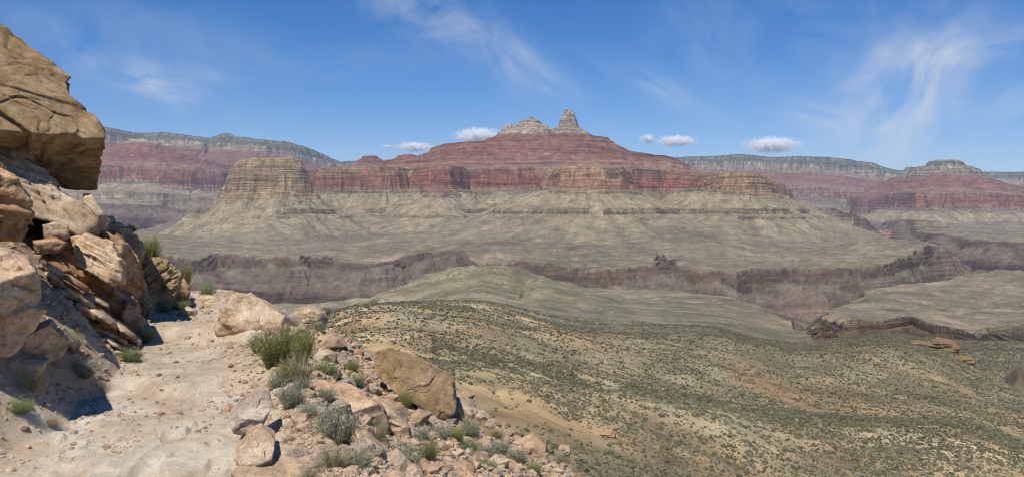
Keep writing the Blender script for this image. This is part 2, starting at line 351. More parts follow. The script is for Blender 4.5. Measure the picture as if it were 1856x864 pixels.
# ---- red massif far left, and the forested rim behind it
stack([(-400, 8300), (60, 8300), (130, 8500), (170, 8350), (260, 8500), (330, 8450), (405, 8700), (420, 9300), (500, 10500), (560, 12000), (-400, 12000)],
      6500, 12500, {-400: 520, 200: 470, 330: 445, 410: 415, 560: 420}, redwall(205, 20), 4, wsc=1.3, seed=81, wmul=.9)
stack([(-400, 8700), (150, 8750), (260, 8760), (330, 8900), (370, 9100), (400, 9800), (480, 11500), (-400, 11500)], 7500, 12000, {-400: 640, 200: 612, 300: 600, 370: 560, 480: 560},
      supai(600, 450, 240, 4, .4, 4.4, 4.9, 1.4), 4, wsc=1.2, seed=83, wmul=.6, gul=.5)
stack([(-400, 9000), (180, 9050), (240, 8950), (275, 8980), (310, 9150), (310, 9800), (-400, 9800)], 8000, 11000, {-400: 760, 190: 720, 230: 742, 285: 735, 310: 700},
      supai(740, 600, 230, 3, .3, 4.1, 4.5, 1.4), 4, wsc=1.2, seed=85, wmul=.4, gul=.5)
stack([(235, 9200), (262, 9200), (262, 9300), (235, 9300)], 8600, 10000, 812, [(-20, 0, 3.1), (0, 0, 3.1), (18, -22, 3.3), (50, -38, 3.6), (120, -80, 4.0), (300, -200, 4.1)], 4, seed=86, wmul=.2)
def rimprof(k=1.0, hk=36, ht=70, hc=95, hh=90, hs=230, t_hs=240, run=1.0):
    return [(-400, 12, 0), (0, 0, .2), (12*k, -hk, 1.2), (110*k*run, -hk-ht, 2.6), (118*k*run, -hk-ht, 3.0), (135*k*run, -hk-ht-hc, 3.6), (230*k*run, -hk-ht-hc-hh*.6, 3.95),
            (300*k*run, -hk-ht-hc-hh, 4.1), (700*k*run, -hk-ht-hc-hh-t_hs, 4.9)]
lrim = {-300: 1190, 190: 1200, 215: 1172, 250: 1150, 300: 1165, 340: 1118, 382: 1095, 400: 1150, 415: 1165, 428: 1098, 470: 1060, 520: 1040, 560: 975, 580: 930, 600: 860, 625: 800, 660: 770}
p = rimprof(1.3, 26, 85, 85, 100, 230, 260)
stack([(-500, 11300), (120, 11500), (200, 11700), (260, 12100), (330, 12000), (380, 12300), (440, 12100), (520, 12250), (560, 12600), (600, 13500), (640, 14500), (660, 17000), (-600, 17000)],
      9500, 18000, lrim, foot(p, .5, 600), 5, wsc=1.8, seed=91, wmul=1.1, gul=.8)
stack([(399, 12700), (411, 12700), (411, 12780), (399, 12780)], 12000, 14000, 1192, [(-20, 5, 1.0), (0, 0, 1.0), (14, -45, 1.4), (60, -70, 2.5), (150, -140, 2.6), (800, -700, 2.6)], 5, seed=92, wmul=.3, gul=0)
# distant blue rims between
stack([(560, 17000), (640, 16500), (700, 16800), (760, 16200), (850, 16200), (960, 16500), (960, 21000), (560, 21000)], 14000, 21500,
      {560: 1000, 640: 1000, 665: 1010, 690: 985, 735: 1070, 800: 1160, 850: 1390, 900: 1400, 960: 1400}, foot(rimprof(2, 30, 60, 120, 90, 200, 300), .4, 600), 5, wsc=2, seed=95, wmul=.8)
# ---- the north rim on the right, white cliff band and red slopes
rrim = {1060: 1020, 1125: 1010, 1150: 960, 1165: 935, 1215: 850, 1230: 850, 1300: 862, 1345: 880, 1400: 838, 1440: 845, 1500: 815, 1530: 790, 1582: 728, 1600: 655, 1625: 600, 1650: 590, 1700: 600, 2200: 600}
p = rimprof(1.1, 28, 75, 130, 60, 230, 170)
p = p+[(1000, p[-1][1]-15, 4.95), (1010, p[-1][1]-20, 5.0), (1045, p[-1][1]-165, 5.95), (1075, p[-1][1]-175, 6.5)]
p = foot(p, .5, 700)
stack([(1020, 13600), (1120, 13300), (1200, 13100), (1280, 12900), (1350, 12700), (1420, 12900), (1500, 12500), (1560, 12500), (1600, 12300), (1640, 12300), (1720, 12800), (2300, 13000), (2300, 18000), (1000, 18000)],
      9500, 18500, rrim, p, 6, wsc=1.7, seed=101, wmul=1.1, gul=.9)
# ---- the right-hand temple
stack([(1540, 11000), (1572, 9700), (1612, 8700), (1640, 8200), (1662, 7800), (1673, 7780), (1675, 8500), (1714, 8560), (1718, 8050), (1725, 8080), (1790, 8000), (1850, 8150), (1900, 8000), (2300, 8200), (2300, 11000), (1640, 10800)],
      6000, 12000, {1600: 175, 1640: 185, 1850: 165, 2300: 165, 1540: 200}, redwall(165, 16), 7, wsc=1.2, seed=111, wmul=.55)
stack([(1655, 8700), (1680, 8350), (1740, 8350), (1800, 8400), (1830, 8700), (1900, 8900), (1880, 9800), (1670, 9800)], 7200, 10500, {1640: 265, 1700: 285, 1820: 275, 1900: 200},
      supai(275, 170, 150, 3, .45, 4.5, 4.9, 1.2), 7, wsc=1.1, seed=113, wmul=.45, gul=.5)
stack([(1682, 8750), (1720, 8600), (1780, 8600), (1793, 8800), (1790, 9300), (1690, 9300)], 7800, 10000, {1670: 330, 1720: 345, 1795: 345, 1800: 330},
      supai(340, 265, 130, 2, .5, 4.2, 4.5, 1.2), 7, wsc=1.1, seed=115, wmul=.35, gul=.5)
stack([(1680, 9000), (1700, 8850), (1740, 8850), (1752, 9000), (1745, 9250), (1690, 9250)], 8000, 10000, {1660: 500, 1685: 538, 1700: 545, 1735: 552, 1750: 520, 1760: 470},
      [(-40, 3, 1), (0, 0, 1.0), (7, -18, 1.4), (36, -42, 2.6), (44, -46, 3.0), (56, -100, 3.5), (110, -128, 3.9), (170, -170, 4.0), (500, -330, 4.3)], 7, wsc=1.1, seed=117, wmul=.35, gul=.6)
stack([(1648, 9050), (1665, 8850), (1755, 8800), (1780, 9000), (1775, 9400), (1652, 9400)], 8000, 10400, {1640: 415, 1662: 470, 1700: 492, 1760: 480, 1790: 420},
      [(-30, 2, 2.5), (0, 0, 2.6), (20, -18, 3.0), (32, -72, 3.6), (90, -108, 3.95), (220, -190, 4.2), (400, -300, 4.5)], 7, wsc=1.1, seed=121, wmul=.5, gul=.8)
stack([(1640, 9300), (1652, 9200), (1670, 9200), (1672, 9500), (1645, 9500)], 8300, 10400, 485, [(0, 0, 2.5), (30, -30, 3.0), (45, -80, 3.6), (150, -150, 4.0), (500, -350, 4.3)], 7, wsc=1.1, seed=118, wmul=.3)
stack([(1780, 9000), (1786, 9000), (1786, 9030), (1780, 9030)], 8600, 9600, 405, [(0, 0, 3.0), (12, -30, 3.4), (40, -50, 3.9), (300, -180, 4.3)], 7, seed=119, wmul=.15)
stack([(1838, 10800), (1844, 10800), (1846, 10900), (1838, 10900)], 9800, 12000, 405, [(0, 0, 3.0), (25, -30, 3.3), (70, -100, 3.8), (400, -300, 4.3)], 7, wsc=1.2, seed=120, wmul=.3)
# talus ledges: short broken cliff bands half way down
m = sl(3300, 12500); tz = TZ[m]; h = H[m]
band = lambda zc, a, thr, seed: np.where((WHO[m] > 0) & (tz > 7) & (fbm(XX[m]/240, YY[m]/240, seed, 2) > thr), a*np.tanh((h-zc-6*vn(XX[m]/90, YY[m]/90, seed+1))/3.2), 0)
b1 = band(-8, 11, -.2, 3)*(h < 60)*(h > -70); b2 = band(-42, 4.5, .05, 5)*(h > -80)*(h < -5)
zero = np.exp(-((h+8)/16)**2); H[m] = h+b1*zero+b2*np.exp(-((h+42)/10)**2)
LEDGE = np.zeros(H.shape, np.float32); LEDGE[m] = np.clip(np.abs(b1)/9*np.exp(-((h+8)/12)**2)+np.abs(b2)/5*np.exp(-((h+42)/7)**2), 0, 1)
# low broken ledges peeping out of the bench
m = sl(500, 3300)
led = fbm(XX[m]/210, YY[m]/120, 7, 3)
H[m] += 4.0*np.tanh(led*14)*sstep(700, 1500, YY[m])
# ---- carve the inner gorge and its side canyons
TG = np.zeros(H.shape, np.float32); DG = np.full(H.shape, 500, np.float32)
def carve(pts, y0, y1, prof, seed, wmul=1.0, wsc=1.0, kmin=.12):
    m = sl(y0, y1); d, s = sdf(pts, m)
    d = -(d+warp(m, wsc, seed, .3 if wsc >= 1 else 0.0)*wmul)        # positive inside
    z0 = H[m]
    g = wsc*(16*ridged(s/90/wsc, d/500, seed+1, 2)+9*ridged(s/31/wsc, d/160, seed+2, 2)+4*vn(s/11, d/60, seed+4))*sstep(25, 110, d)
    dd = (d+g)*(1+1.6*np.exp(-((PX[m]-1670)/95)**2)*(YY[m] > 2300)*(YY[m] < 4200))
    kc = np.clip(.75+1.1*fbm(XX[m]/170/wsc, YY[m]/170/wsc, seed+5, 3), kmin, 1.35)
    z = z0+(np.interp(dd, [p[0] for p in prof], [p[1] for p in prof])*np.where(dd < 60, kc, kc+(1-kc)*sstep(60, 160, dd))).astype(np.float32)
    t = np.interp(dd, [p[0] for p in prof], [p[2] for p in prof]).astype(np.float32)
    cut = d > 0
    H[m] = np.where(cut, z, z0); TG[m] = np.where(cut, np.maximum(TG[m], t), TG[m]); DG[m] = np.minimum(DG[m], -d)
gp = [(0, 0, .01), (4, -12, .3), (20, -15, .45), (24, -27, .6), (36, -30, .7), (40, -42, .95), (70, -54, 1.1), (190, -104, 1.45), (205, -125, 1.9), (270, -205, 2.4), (400, -400, 3), (900, -480, 3), (3000, -480, 3)]
carve([(-500, 1900), (100, 1850), (300, 1900), (430, 1880), (520, 1960), (600, 1860), (680, 2000), (780, 2120), (880, 2080), (1000, 2060), (1150, 1980), (1290, 1930), (1370, 1760), (1400, 1560), (1436, 1400), (1452, 1250),
       (1475, 1240), (1490, 1400), (1515, 1600), (1560, 1850), (1620, 2050), (1700, 2150), (1780, 2350), (1960, 2700), (2300, 2900),
       (2300, 4200), (1960, 4150), (1856, 4350), (1760, 4700), (1690, 5400), (1630, 6500), (1560, 7900), (1525, 8100), (1515, 7600), (1540, 6000), (1575, 4600), (1640, 3900), (1712, 3500), (1722, 3250), (1700, 2960), (1640, 2820),
       (1590, 2560), (1480, 2500), (1380, 2560), (1290, 2480), (1235, 2580), (1205, 3050), (1185, 3060), (1185, 2640), (1100, 2600), (1000, 2700), (930, 2820), (870, 2750), (846, 3150), (800, 3220), (745, 3150),
       (690, 2960), (600, 3060), (560, 3280), (540, 3050), (470, 3180), (390, 3300), (350, 3060), (290, 3350), (255, 3700), (240, 4600), (290, 6500), (345, 7700), (300, 8000), (200, 7800), (100, 8000), (-200, 7800), (-500, 7600)],
      1100, 8400, gp, 131, .62)
# side canyon under the layered mesa on the right
sp = [(0, 0, .01), (4, -15, .4), (9, -18, .5), (13, -34, .9), (50, -52, 1.2), (100, -75, 1.5), (400, -90, 1.5)]
carve([(1462, 1230), (1475, 1120), (1530, 1060), (1600, 1010), (1680, 1000), (1760, 960), (1820, 900), (1862, 860), (1900, 880), (1850, 960), (1790, 1060), (1740, 1130), (1700, 1150), (1655, 1250), (1600, 1190), (1530, 1180), (1490, 1300)],
      800, 1500, sp, 141, .25, .5, .8)
carve([(540, 1420), (600, 1500), (650, 1420), (690, 1330), (640, 1300), (560, 1340)], 1200, 1600, [(0, 0, .01), (4, -9, .4), (14, -14, .9), (60, -30, 2.2), (200, -40, 2.4)], 142, .3, .5, .7)
carve([(1816, 640), (1850, 560), (1920, 520), (1960, 560), (1900, 640), (1840, 700)], 480, 760, [(0, 0, .01), (3, -12, .5), (25, -26, 1.2), (200, -45, 1.5)], 143, .12, .4)
H += np.where(WHO == 3, 6*vn(XX/24, YY/24, 2)+5*vn(XX/11, YY/11, 6), 0)
H += np.where((WHO > 0), 3.5*vn(XX/45, YY/45, 3)+1.5*vn(XX/17, YY/17, 4), 0)*np.clip(YY/5000, 0, 2)
m = sl(1000, 8500)
H[m] += np.where(TG[m] > 1.3, (15*ridged(XX[m]/110+.3*vn(YY[m]/90, XX[m]/90, 2), YY[m]/70, 2, 3)+8*ridged(XX[m]/38, YY[m]/38, 5, 2))*sstep(1.3, 2.2, TG[m]), 0)
# ---------------------------------------------------------------- colour of the ground (albedo), from the rock it is made of
def col(*c): return np.array([lin(x) for x in c], np.float32)
Tt = np.array([0, .5, 1.0, 1.6, 2.6, 2.95, 3.0, 3.3, 3.62, 3.8, 4.0, 4.2, 4.5, 4.75, 4.95, 5.02, 5.3, 5.6, 5.92, 6.05, 6.3, 6.6, 6.95, 7.1, 7.5, 8.0])
Tc = col((72, 80, 66), (84, 86, 72), (150, 138, 122), (96, 98, 82), (98, 98, 82), (150, 140, 124), (172, 156, 136), (168, 152, 132), (150, 132, 112), (130, 110, 92), (126, 88, 73), (138, 99, 83),
         (128, 87, 72), (142, 107, 90), (140, 115, 95), (138, 106, 84), (146, 101, 79), (144, 90, 70), (140, 99, 79), (132, 118, 98), (132, 116, 94), (124, 104, 82), (136, 126, 102), (150, 135, 108), (138, 126, 101), (120, 112, 90))
C = np.stack([np.interp(TZ, Tt, Tc[:, i]) for i in range(3)], -1).astype(np.float32)
n_big = fbm(XX/420, YY/420, 3, 3); n_mid = fbm(XX/90, YY/90, 6, 3)
# buff butte and buff-topped spurs: the red paint only runs in places
buff = col((156, 134, 102))[0]
pm = (WHO == 2)*.85+(WHO == 1)*np.clip(sstep(.0, .5, np.abs((PX-1060)/75)*-1+1.25)*.45+sstep(1255, 1300, PX)*.62+sstep(760, 740, PX)*sstep(560, 600, PX)*.25, 0, 1)
pm = pm*((TZ > 4.9) & (TZ < 7)); pm = np.clip(pm+.35*n_mid*(pm > 0), 0, 1)[..., None].astype(np.float32)
C = C*(1-pm)+buff*pm
# the bench: grey-green blackbrush, paler washes and reddish patches
bench = np.stack([np.interp(n_big+.5*n_mid, [-.7, -.2, .15, .6], v) for v in col((112, 103, 82), (128, 116, 93), (140, 125, 101), (152, 132, 110)).T], -1).astype(np.float32)
isb = (WHO == 0)[..., None]; C = np.where(isb, bench*(1+.16*np.clip(drn, -1, 1)*sstep(700, 1500, YY))[..., None], C)
tz7 = sstep(7.35, 7.9, TZ)[..., None]; C = np.where((WHO > 0)[..., None] & (TZ > 7)[..., None], C*(1-tz7)+bench*tz7, C)
rb = (sstep(.18, .5, fbm(XX/300, YY/150, 9, 3))*(WHO == 0)*(YY > 1900)*.55)[..., None].astype(np.float32)
C = C*(1-rb)+col((138, 112, 92))[0]*rb
lb = (sstep(2600, 1900, YY)*sstep(700, 1000, YY)*sstep(1300, 1150, PX)*.35*(WHO == 0))[..., None].astype(np.float32); C = C*(1-lb)+col((160, 150, 120))[0]*lb
hm = (MASK_HILL*(WHO == 0)*.8)[..., None].astype(np.float32); C = C*(1-hm)+col((146, 136, 104))[0]*hm
C = C*(1+.12*STR*((WHO > 0) & (TZ > 6.9)))[..., None]; lg = LEDGE[..., None]; C = C*(1-lg)+col((98, 80, 60))[0]*lg
# gorge rock
Gt = np.array([0, .02, .4, .9, 1.0, 1.25, 1.6, 2.0, 2.6, 3.0])
Gc = col((122, 112, 90), (112, 94, 76), (100, 82, 68), (96, 78, 66), (112, 100, 82), (114, 100, 84), (106, 88, 74), (86, 68, 60), (84, 64, 56), (86, 68, 60))
CG = np.stack([np.interp(TG, Gt, Gc[:, i]) for i in range(3)], -1).astype(np.float32)
pink = (sstep(-.45, .25, fbm(XX/70, YY/70+H/60, 2, 3))*sstep(1.3, 1.7, TG)*sstep(960, 1300, PX)*sstep(1720, 1600, PX))[..., None].astype(np.float32)
CG = CG*(1-pink)+col((176, 144, 124))[0]*pink
C = np.where((TG > 0)[..., None], CG, C)
# the side mesa is olive brown layered rock
sm = ((TG > 0) & (YY < 1420) & (YY > 800) & (PX > 1480))[..., None]  # nearest ravine left out: its shade is painted by the darker gorge colours
C = np.where(sm, CG*.4+col((116, 96, 72))[0]*.6, C)
# near slopes: tan and ochre earth, colour patches between the shrubs
nm = R < 1100; q = fbm(XX[nm]/60+2, YY[nm]/110, 4, 4); q2 = fbm(XX[nm]/24, YY[nm]/50, 5, 3)
near = np.stack([np.interp(q+.35*q2, [-.6, -.25, .05, .35, .7], v) for v in col((142, 134, 100), (158, 146, 112), (174, 154, 118), (172, 142, 100), (162, 130, 94)).T], -1).astype(np.float32)
och = (np.exp(-((PX[nm]-950)/150)**2)*sstep(260, 120, YY[nm])*.7*(1+.4*q2))
och = np.maximum(och, np.exp(-((PX[nm]-690)/90)**2)*np.exp(-((YY[nm]-230)/70)**2)*.7)
och = np.clip(och, 0, 1)[..., None].astype(np.float32); near = near*(1-och)+col((168, 138, 94))[0]*och
lim = (np.exp(-((PX[nm]-1740)/120)**2)*sstep(170, 110, YY[nm])*.8)[..., None].astype(np.float32); near = near*(1-lim)+col((156, 152, 108))[0]*lim
gy = (np.exp(-((PX[nm]-1190-40*q2)/14)**2)*sstep(160, 120, YY[nm])*.8)[..., None].astype(np.float32); near = near*(1-gy)+col((124, 92, 72))[0]*gy
gul_ = np.clip(ridged(XX[nm]/38+.5*vn(XX[nm]/30, YY[nm]/30, 4), YY[nm]/60, 6, 2), 0, 1)[..., None]**3; near = near*(1-.5*gul_)+col((124, 100, 76))[0]*.5*gul_
w = sstep(1000, 520, YY[nm])[..., None].astype(np.float32)
C[nm] = np.where((TG[nm] > 0)[..., None], C[nm], C[nm]*(1-w)+near*w)
ALB = .80
rt = (sstep(1040, 1240, PX[nm]+40*q)*sstep(190, 260, YY[nm])*(1-.5*sstep(0, .6, q)))[..., None]; C[nm] = C[nm]*(1-.55*rt)+col((112, 106, 82))[0]*.55*rt
C[nm] *= (1+.12*w)
C = np.clip(C*ALB, .01, .9)
# rockiness drives the strata detail in the shader: 1 on cliffs, 0 on soil
gy_, = np.gradient(H, axis=1)[None]; dxr = np.maximum((YY*(U[1]-U[0])), .01)
dr = np.gradient(R)[:, None]; gz = np.gradient(H, axis=0)
SLOPE = np.sqrt((gy_/dxr)**2+(gz/dr)**2)
ROCK = np.clip(sstep(.7, 1.4, SLOPE)*.9+((TZ > 2.9) & (TZ < 7.0))*.55+(TG > 1.3)*.35, 0, 1).astype(np.float32)*(YY > 700)
FLU = np.where(TG > 0, sstep(1.5, 2.2, TG), 1-.6*((TZ > 3.9) & (TZ < 4.95))).astype(np.float32)
VEG = ((WHO == 0) & (TG == 0)).astype(np.float32)

def terrain_material():
    n = NT('canyon_ground'); at = n.attr('albedo'); rk = n.attr('rock').outputs['Fac']; vg = n.attr('veg').outputs['Fac']
    bed = n.noise(1.0, n.coord((1/420, 1/420, 1/9)), 6, .62); bed2 = n.noise(1.0, n.coord((1/160, 1/160, 1/3.2)), 4, .6)
    flute = n.noise(1.0, n.coord((1/26, 1/26, 1/190)), 5, .65); flw = n.attr('flute').outputs['Fac']
    gen = n.noise(1.0, n.coord((1/38, 1/38, 1/38)), 8, .62)
    f = n.math('MULTIPLY', n.ramp(bed, [(.36, .52), (.44, .86), (.5, 1.04), (.56, .92), (.66, 1.34)]), n.ramp(bed2, [(.36, .68), (.5, 1.0), (.64, 1.22)]))
    f = n.math('MULTIPLY', f, n.mix(flw, 1.0, n.ramp(flute, [(.34, .6), (.46, .96), (.54, 1.04), (.68, 1.25)])))
    pat = n.noise(1.0, n.coord((1/75, 1/75, 1/75)), 8, .72); bed3 = n.noise(1.0, n.coord((1/900, 1/900, 1/34)), 3, .6)
    f = n.math('MULTIPLY', f, n.ramp(bed3, [(.34, .66), (.44, .92), (.5, 1.12), (.56, .84), (.66, 1.26)]))
    f2 = n.math('MULTIPLY', n.ramp(pat, [(.36, .72), (.47, .94), (.53, 1.04), (.64, 1.3)]), n.math('MULTIPLY', n.ramp(gen, [(.34, .74), (.5, 1.0), (.66, 1.22)]), n.ramp(n.noise(1.0, n.coord((1/11, 1/11, 1/11)), 5, .7), [(.34, .76), (.5, 1.0), (.66, 1.22)])))
    fr = n.mix(rk, 1.0, f); c = n.mix(1.0, at.outputs['Color'], fr, 'MULTIPLY'); c = n.mix(1.0, c, f2, 'MULTIPLY')
    # speckle of blackbrush on the bench beyond the modelled shrubs
    geo = n.n('ShaderNodeNewGeometry')
    sp1 = n.noise(1.0, n.coord((1/5.5, 1/5.5, 1/5.5)), 3, .6); sp2 = n.noise(1.0, n.coord((1/60, 1/60, 1/60)), 3, .5)
    wsh = n.noise(1.0, n.coord((1/120, 1/34, 1/60)), 6, .7, .6); c = n.mix(n.math('MULTIPLY', n.ramp(wsh, [(.52, 0.0), (.62, .6)]), vg), c, tuple(lin((176, 166, 132))*.8)); c = n.mix(n.math('MULTIPLY', n.ramp(wsh, [(.36, .6), (.46, 0.0)]), vg), c, tuple(lin((104, 102, 80))*.8))
    dens = n.math('MULTIPLY', n.ramp(sp1, [(.47, 0.0), (.56, 1.0)]), n.ramp(sp2, [(.3, .3), (.65, .8)]))
    c = n.mix(n.math('MULTIPLY', dens, vg), c, tuple(lin((90, 90, 70))*.8))
    n.base(c)
    b = n.bump(n.math('ADD', n.math('MULTIPLY', bed, rk), n.math('MULTIPLY', n.math('MULTIPLY', flute, rk), flw)), .9, 9.0)
    n.bump(gen, .6, 3.0, b)
    return n.m
MAT_T = terrain_material()
V = np.stack([XX, YY, H], -1).reshape(-1, 3)
idx = np.arange(NR*NU, dtype=np.int32).reshape(NR, NU)
Q = np.stack([idx[:-1, :-1], idx[:-1, 1:], idx[1:, 1:], idx[1:, :-1]], -1)
fw = WHO[:-1, :-1].copy()
fw[(TG[:-1, :-1] > 0)] = 8
fw[(fw > 0) & (fw < 8) & (TZ[:-1, :-1] > 7.75)] = 0
names = {0: ('ground', 'olive bench land and shrubby slopes spreading below the cliffs and round the gorge'),
         1: ('mountain', 'long stepped red massif carrying the pointed white summit above a grey apron'),
         2: ('butte', 'flat-topped buff butte standing in front of the red wall on a grey cone'),
         3: ('summit', 'pale rocky pyramid and pointed tower capping the red massif'),
         4: ('red_cliff', 'hazy red cliff massif beyond the buff butte, beside the overhanging boulder'),
         5: ('canyon_rim', 'far forested rim with white cliff band above the hazy red massif'),
         6: ('plateau', 'far level rim with white cliff band to the right of the red massif'),
         7: ('mesa', 'red layered mesa with stepped pale crown and one dark shaded alcove'),
         8: ('gorge', 'dark brown inner gorge with a ledge of thin layered cliffs at its lip')}
Ca = C.reshape(-1, 3); Ra = ROCK.ravel(); Va = VEG.ravel()*np.clip((YY.ravel()-420)/300, 0, 1)
for k, (nm_, lb) in names.items():
    f = Q[fw == k]
    if not len(f): continue
    u, inv = np.unique(f, return_inverse=True)
    o = mesh_from(nm_, V[u], inv.reshape(-1, 4), MAT_T, True, {'albedo': Ca[u], 'rock': Ra[u], 'veg': Va[u], 'flute': FLU.ravel()[u]})
    tag(o, lb, None, None, 'structure')
def ground_z(x, y):
    """height of the sheet at world x, y (arrays)"""
    x = np.asarray(x, float); y = np.asarray(y, float)
    iu = (x/y-U[0])/(U[1]-U[0]); ir = np.interp(y, R, np.arange(NR))
    a = np.clip(iu.astype(int), 0, NU-2); b = np.clip(ir.astype(int), 0, NR-2); fa = iu-a; fb = ir-b
    return (H[b, a]*(1-fa)+H[b, a+1]*fa)*(1-fb)+(H[b+1, a]*(1-fa)+H[b+1, a+1]*fa)*fb
def hit_sheet(px, py):
    """first point of the ground sheet met by the sight line through a photo pixel"""
    j = int(np.clip(((px-CX)/F-U[0])/(U[1]-U[0]), 0, NU-1)); k = np.nonzero(HY-F*H[:, j]/R <= py)[0]
    k = k[0] if len(k) else NR-1; return (px-CX)/F*R[k], float(R[k]), float(H[k, j])
# ---------------------------------------------------------------- haze
def haze():
    x, y0, y1, zb, zt = 36000, -300, 43500, -1100, 1480
    v = [(a, b, c) for c in (zb, zt) for b in (y0, y1) for a in (-x, x)]
    f = [(0, 2, 3, 1), (4, 5, 7, 6), (0, 1, 5, 4), (2, 6, 7, 3), (0, 4, 6, 2), (1, 3, 7, 5)]
    n = NT('haze_air'); n.t.nodes.remove(n.b)
    pv = n.n('ShaderNodeVolumePrincipled'); pv.inputs['Color'].default_value = (.55, .72, 1.0, 1); pv.inputs['Density'].default_value = HAZE
    pv.inputs['Anisotropy'].default_value = 0.0
    n.l(pv.outputs[0], n.out.inputs['Volume'])
    tag(mesh_from('haze', v, f, n.m, False), 'thin blue air haze filling the canyon', None, None, 'stuff')
HAZE = 2.0e-5
# ---------------------------------------------------------------- blackbrush on the slopes below
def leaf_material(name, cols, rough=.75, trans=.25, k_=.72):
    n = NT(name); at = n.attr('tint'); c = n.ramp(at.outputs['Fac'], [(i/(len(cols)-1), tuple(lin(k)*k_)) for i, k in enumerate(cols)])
    inf = n.n('ShaderNodeObjectInfo'); hs = n.n('ShaderNodeHueSaturation'); n.l(c, hs.inputs['Color'])
    n.l(n.math('ADD', n.math('MULTIPLY', inf.outputs['Random'], .3), .85), hs.inputs['Value'])
    n.b.inputs['Roughness'].default_value = rough; n.l(hs.outputs[0], n.b.inputs['Base Color'])
    if trans:
        tr = n.n('ShaderNodeBsdfTranslucent'); n.l(hs.outputs[0], tr.inputs[0]); mx = n.n('ShaderNodeMixShader'); mx.inputs[0].default_value = trans
        n.l(n.b.outputs[0], mx.inputs[1]); n.l(tr.outputs[0], mx.inputs[2]); n.l(mx.outputs[0], n.out.inputs[0])
    return n.m
MAT_BB = leaf_material('blackbrush_leaves', [(84, 84, 62), (104, 102, 76), (126, 118, 92), (154, 142, 118)], trans=0)
def dome(nring, nseg, r_):
    """rough little bush body: rings of a squashed dome, open below"""
    V = []; 
    for i in range(nring):
        ph = (i/nring)*math.pi/2
        for j in range(nseg):
            a = 2*math.pi*(j+.5*(i % 2))/nseg; k = r_.uniform(.62, 1.25)
            V.append((math.cos(ph)*math.cos(a)*k, math.cos(ph)*math.sin(a)*k, math.sin(ph)*r_.uniform(.8, 1.2)*1.1-.12))
    V.append((r_.uniform(-.2, .2), r_.uniform(-.2, .2), r_.uniform(.8, 1.15)))
    Ft = []
    for i in range(nring-1):
        for j in range(nseg):
            a = i*nseg+j; b = i*nseg+(j+1) % nseg; c = a+nseg; d = b+nseg; Ft += [(a, b, d), (a, d, c)]
    t = (nring-1)*nseg
    for j in range(nseg): Ft.append((t+j, t+(j+1) % nseg, nring*nseg))
    return np.array(V, np.float32), np.array(Ft, np.int32)
pr = random.Random(5)
protoF = [dome(2, 5, pr) for _ in range(6)]; protoN = [dome(3, 7, pr) for _ in range(6)]
g2 = np.random.default_rng(21)
# scatter positions: uniform in the visible fan
NS = 700000
yy = np.sqrt(g2.random(NS)*(1120.**2-50.**2)+50.**2); uu = g2.uniform(-.70, .70, NS); xx = uu*yy
y2 = np.sqrt(g2.random(90000)*(330.**2-50.**2)+50.**2); yy = np.concatenate([yy, y2]); uu = np.concatenate([uu, g2.uniform(-.1, .70, 90000)]); xx = uu*yy; NS = len(yy)
dn = fbm(xx/55, yy/90, 4, 4); dn2 = vn(xx/14, yy/24, 3)+.6*vn(xx/5, yy/6, 2)
pxx = CX+F*uu
bare = np.exp(-((pxx-960)/150)**2)*sstep(330, 140, yy)*.40+np.exp(-((pxx-690)/80)**2)*np.exp(-((yy-210)/60)**2)*.55+np.exp(-((pxx-1760)/110)**2)*sstep(170, 100, yy)*.6
keep = g2.random(NS) < np.clip(.44-.5*dn-.42*dn2-bare+.22*sstep(1060, 1260, pxx)*sstep(180, 260, yy)+.0002*(yy-150), .03, .95)*np.interp(yy, [50, 180, 300, 520, 760, 1120], [1.7, 1.4, .95, .75, .5, .3])
xx, yy = xx[keep], yy[keep]
iu = np.clip(((xx/yy-U[0])/(U[1]-U[0])).astype(int), 0, NU-1); ir = np.clip(np.searchsorted(R, yy), 0, NR-1)
ok = TG[ir, iu] <= 0; xx, yy = xx[ok], yy[ok]
zz = ground_z(xx, yy)
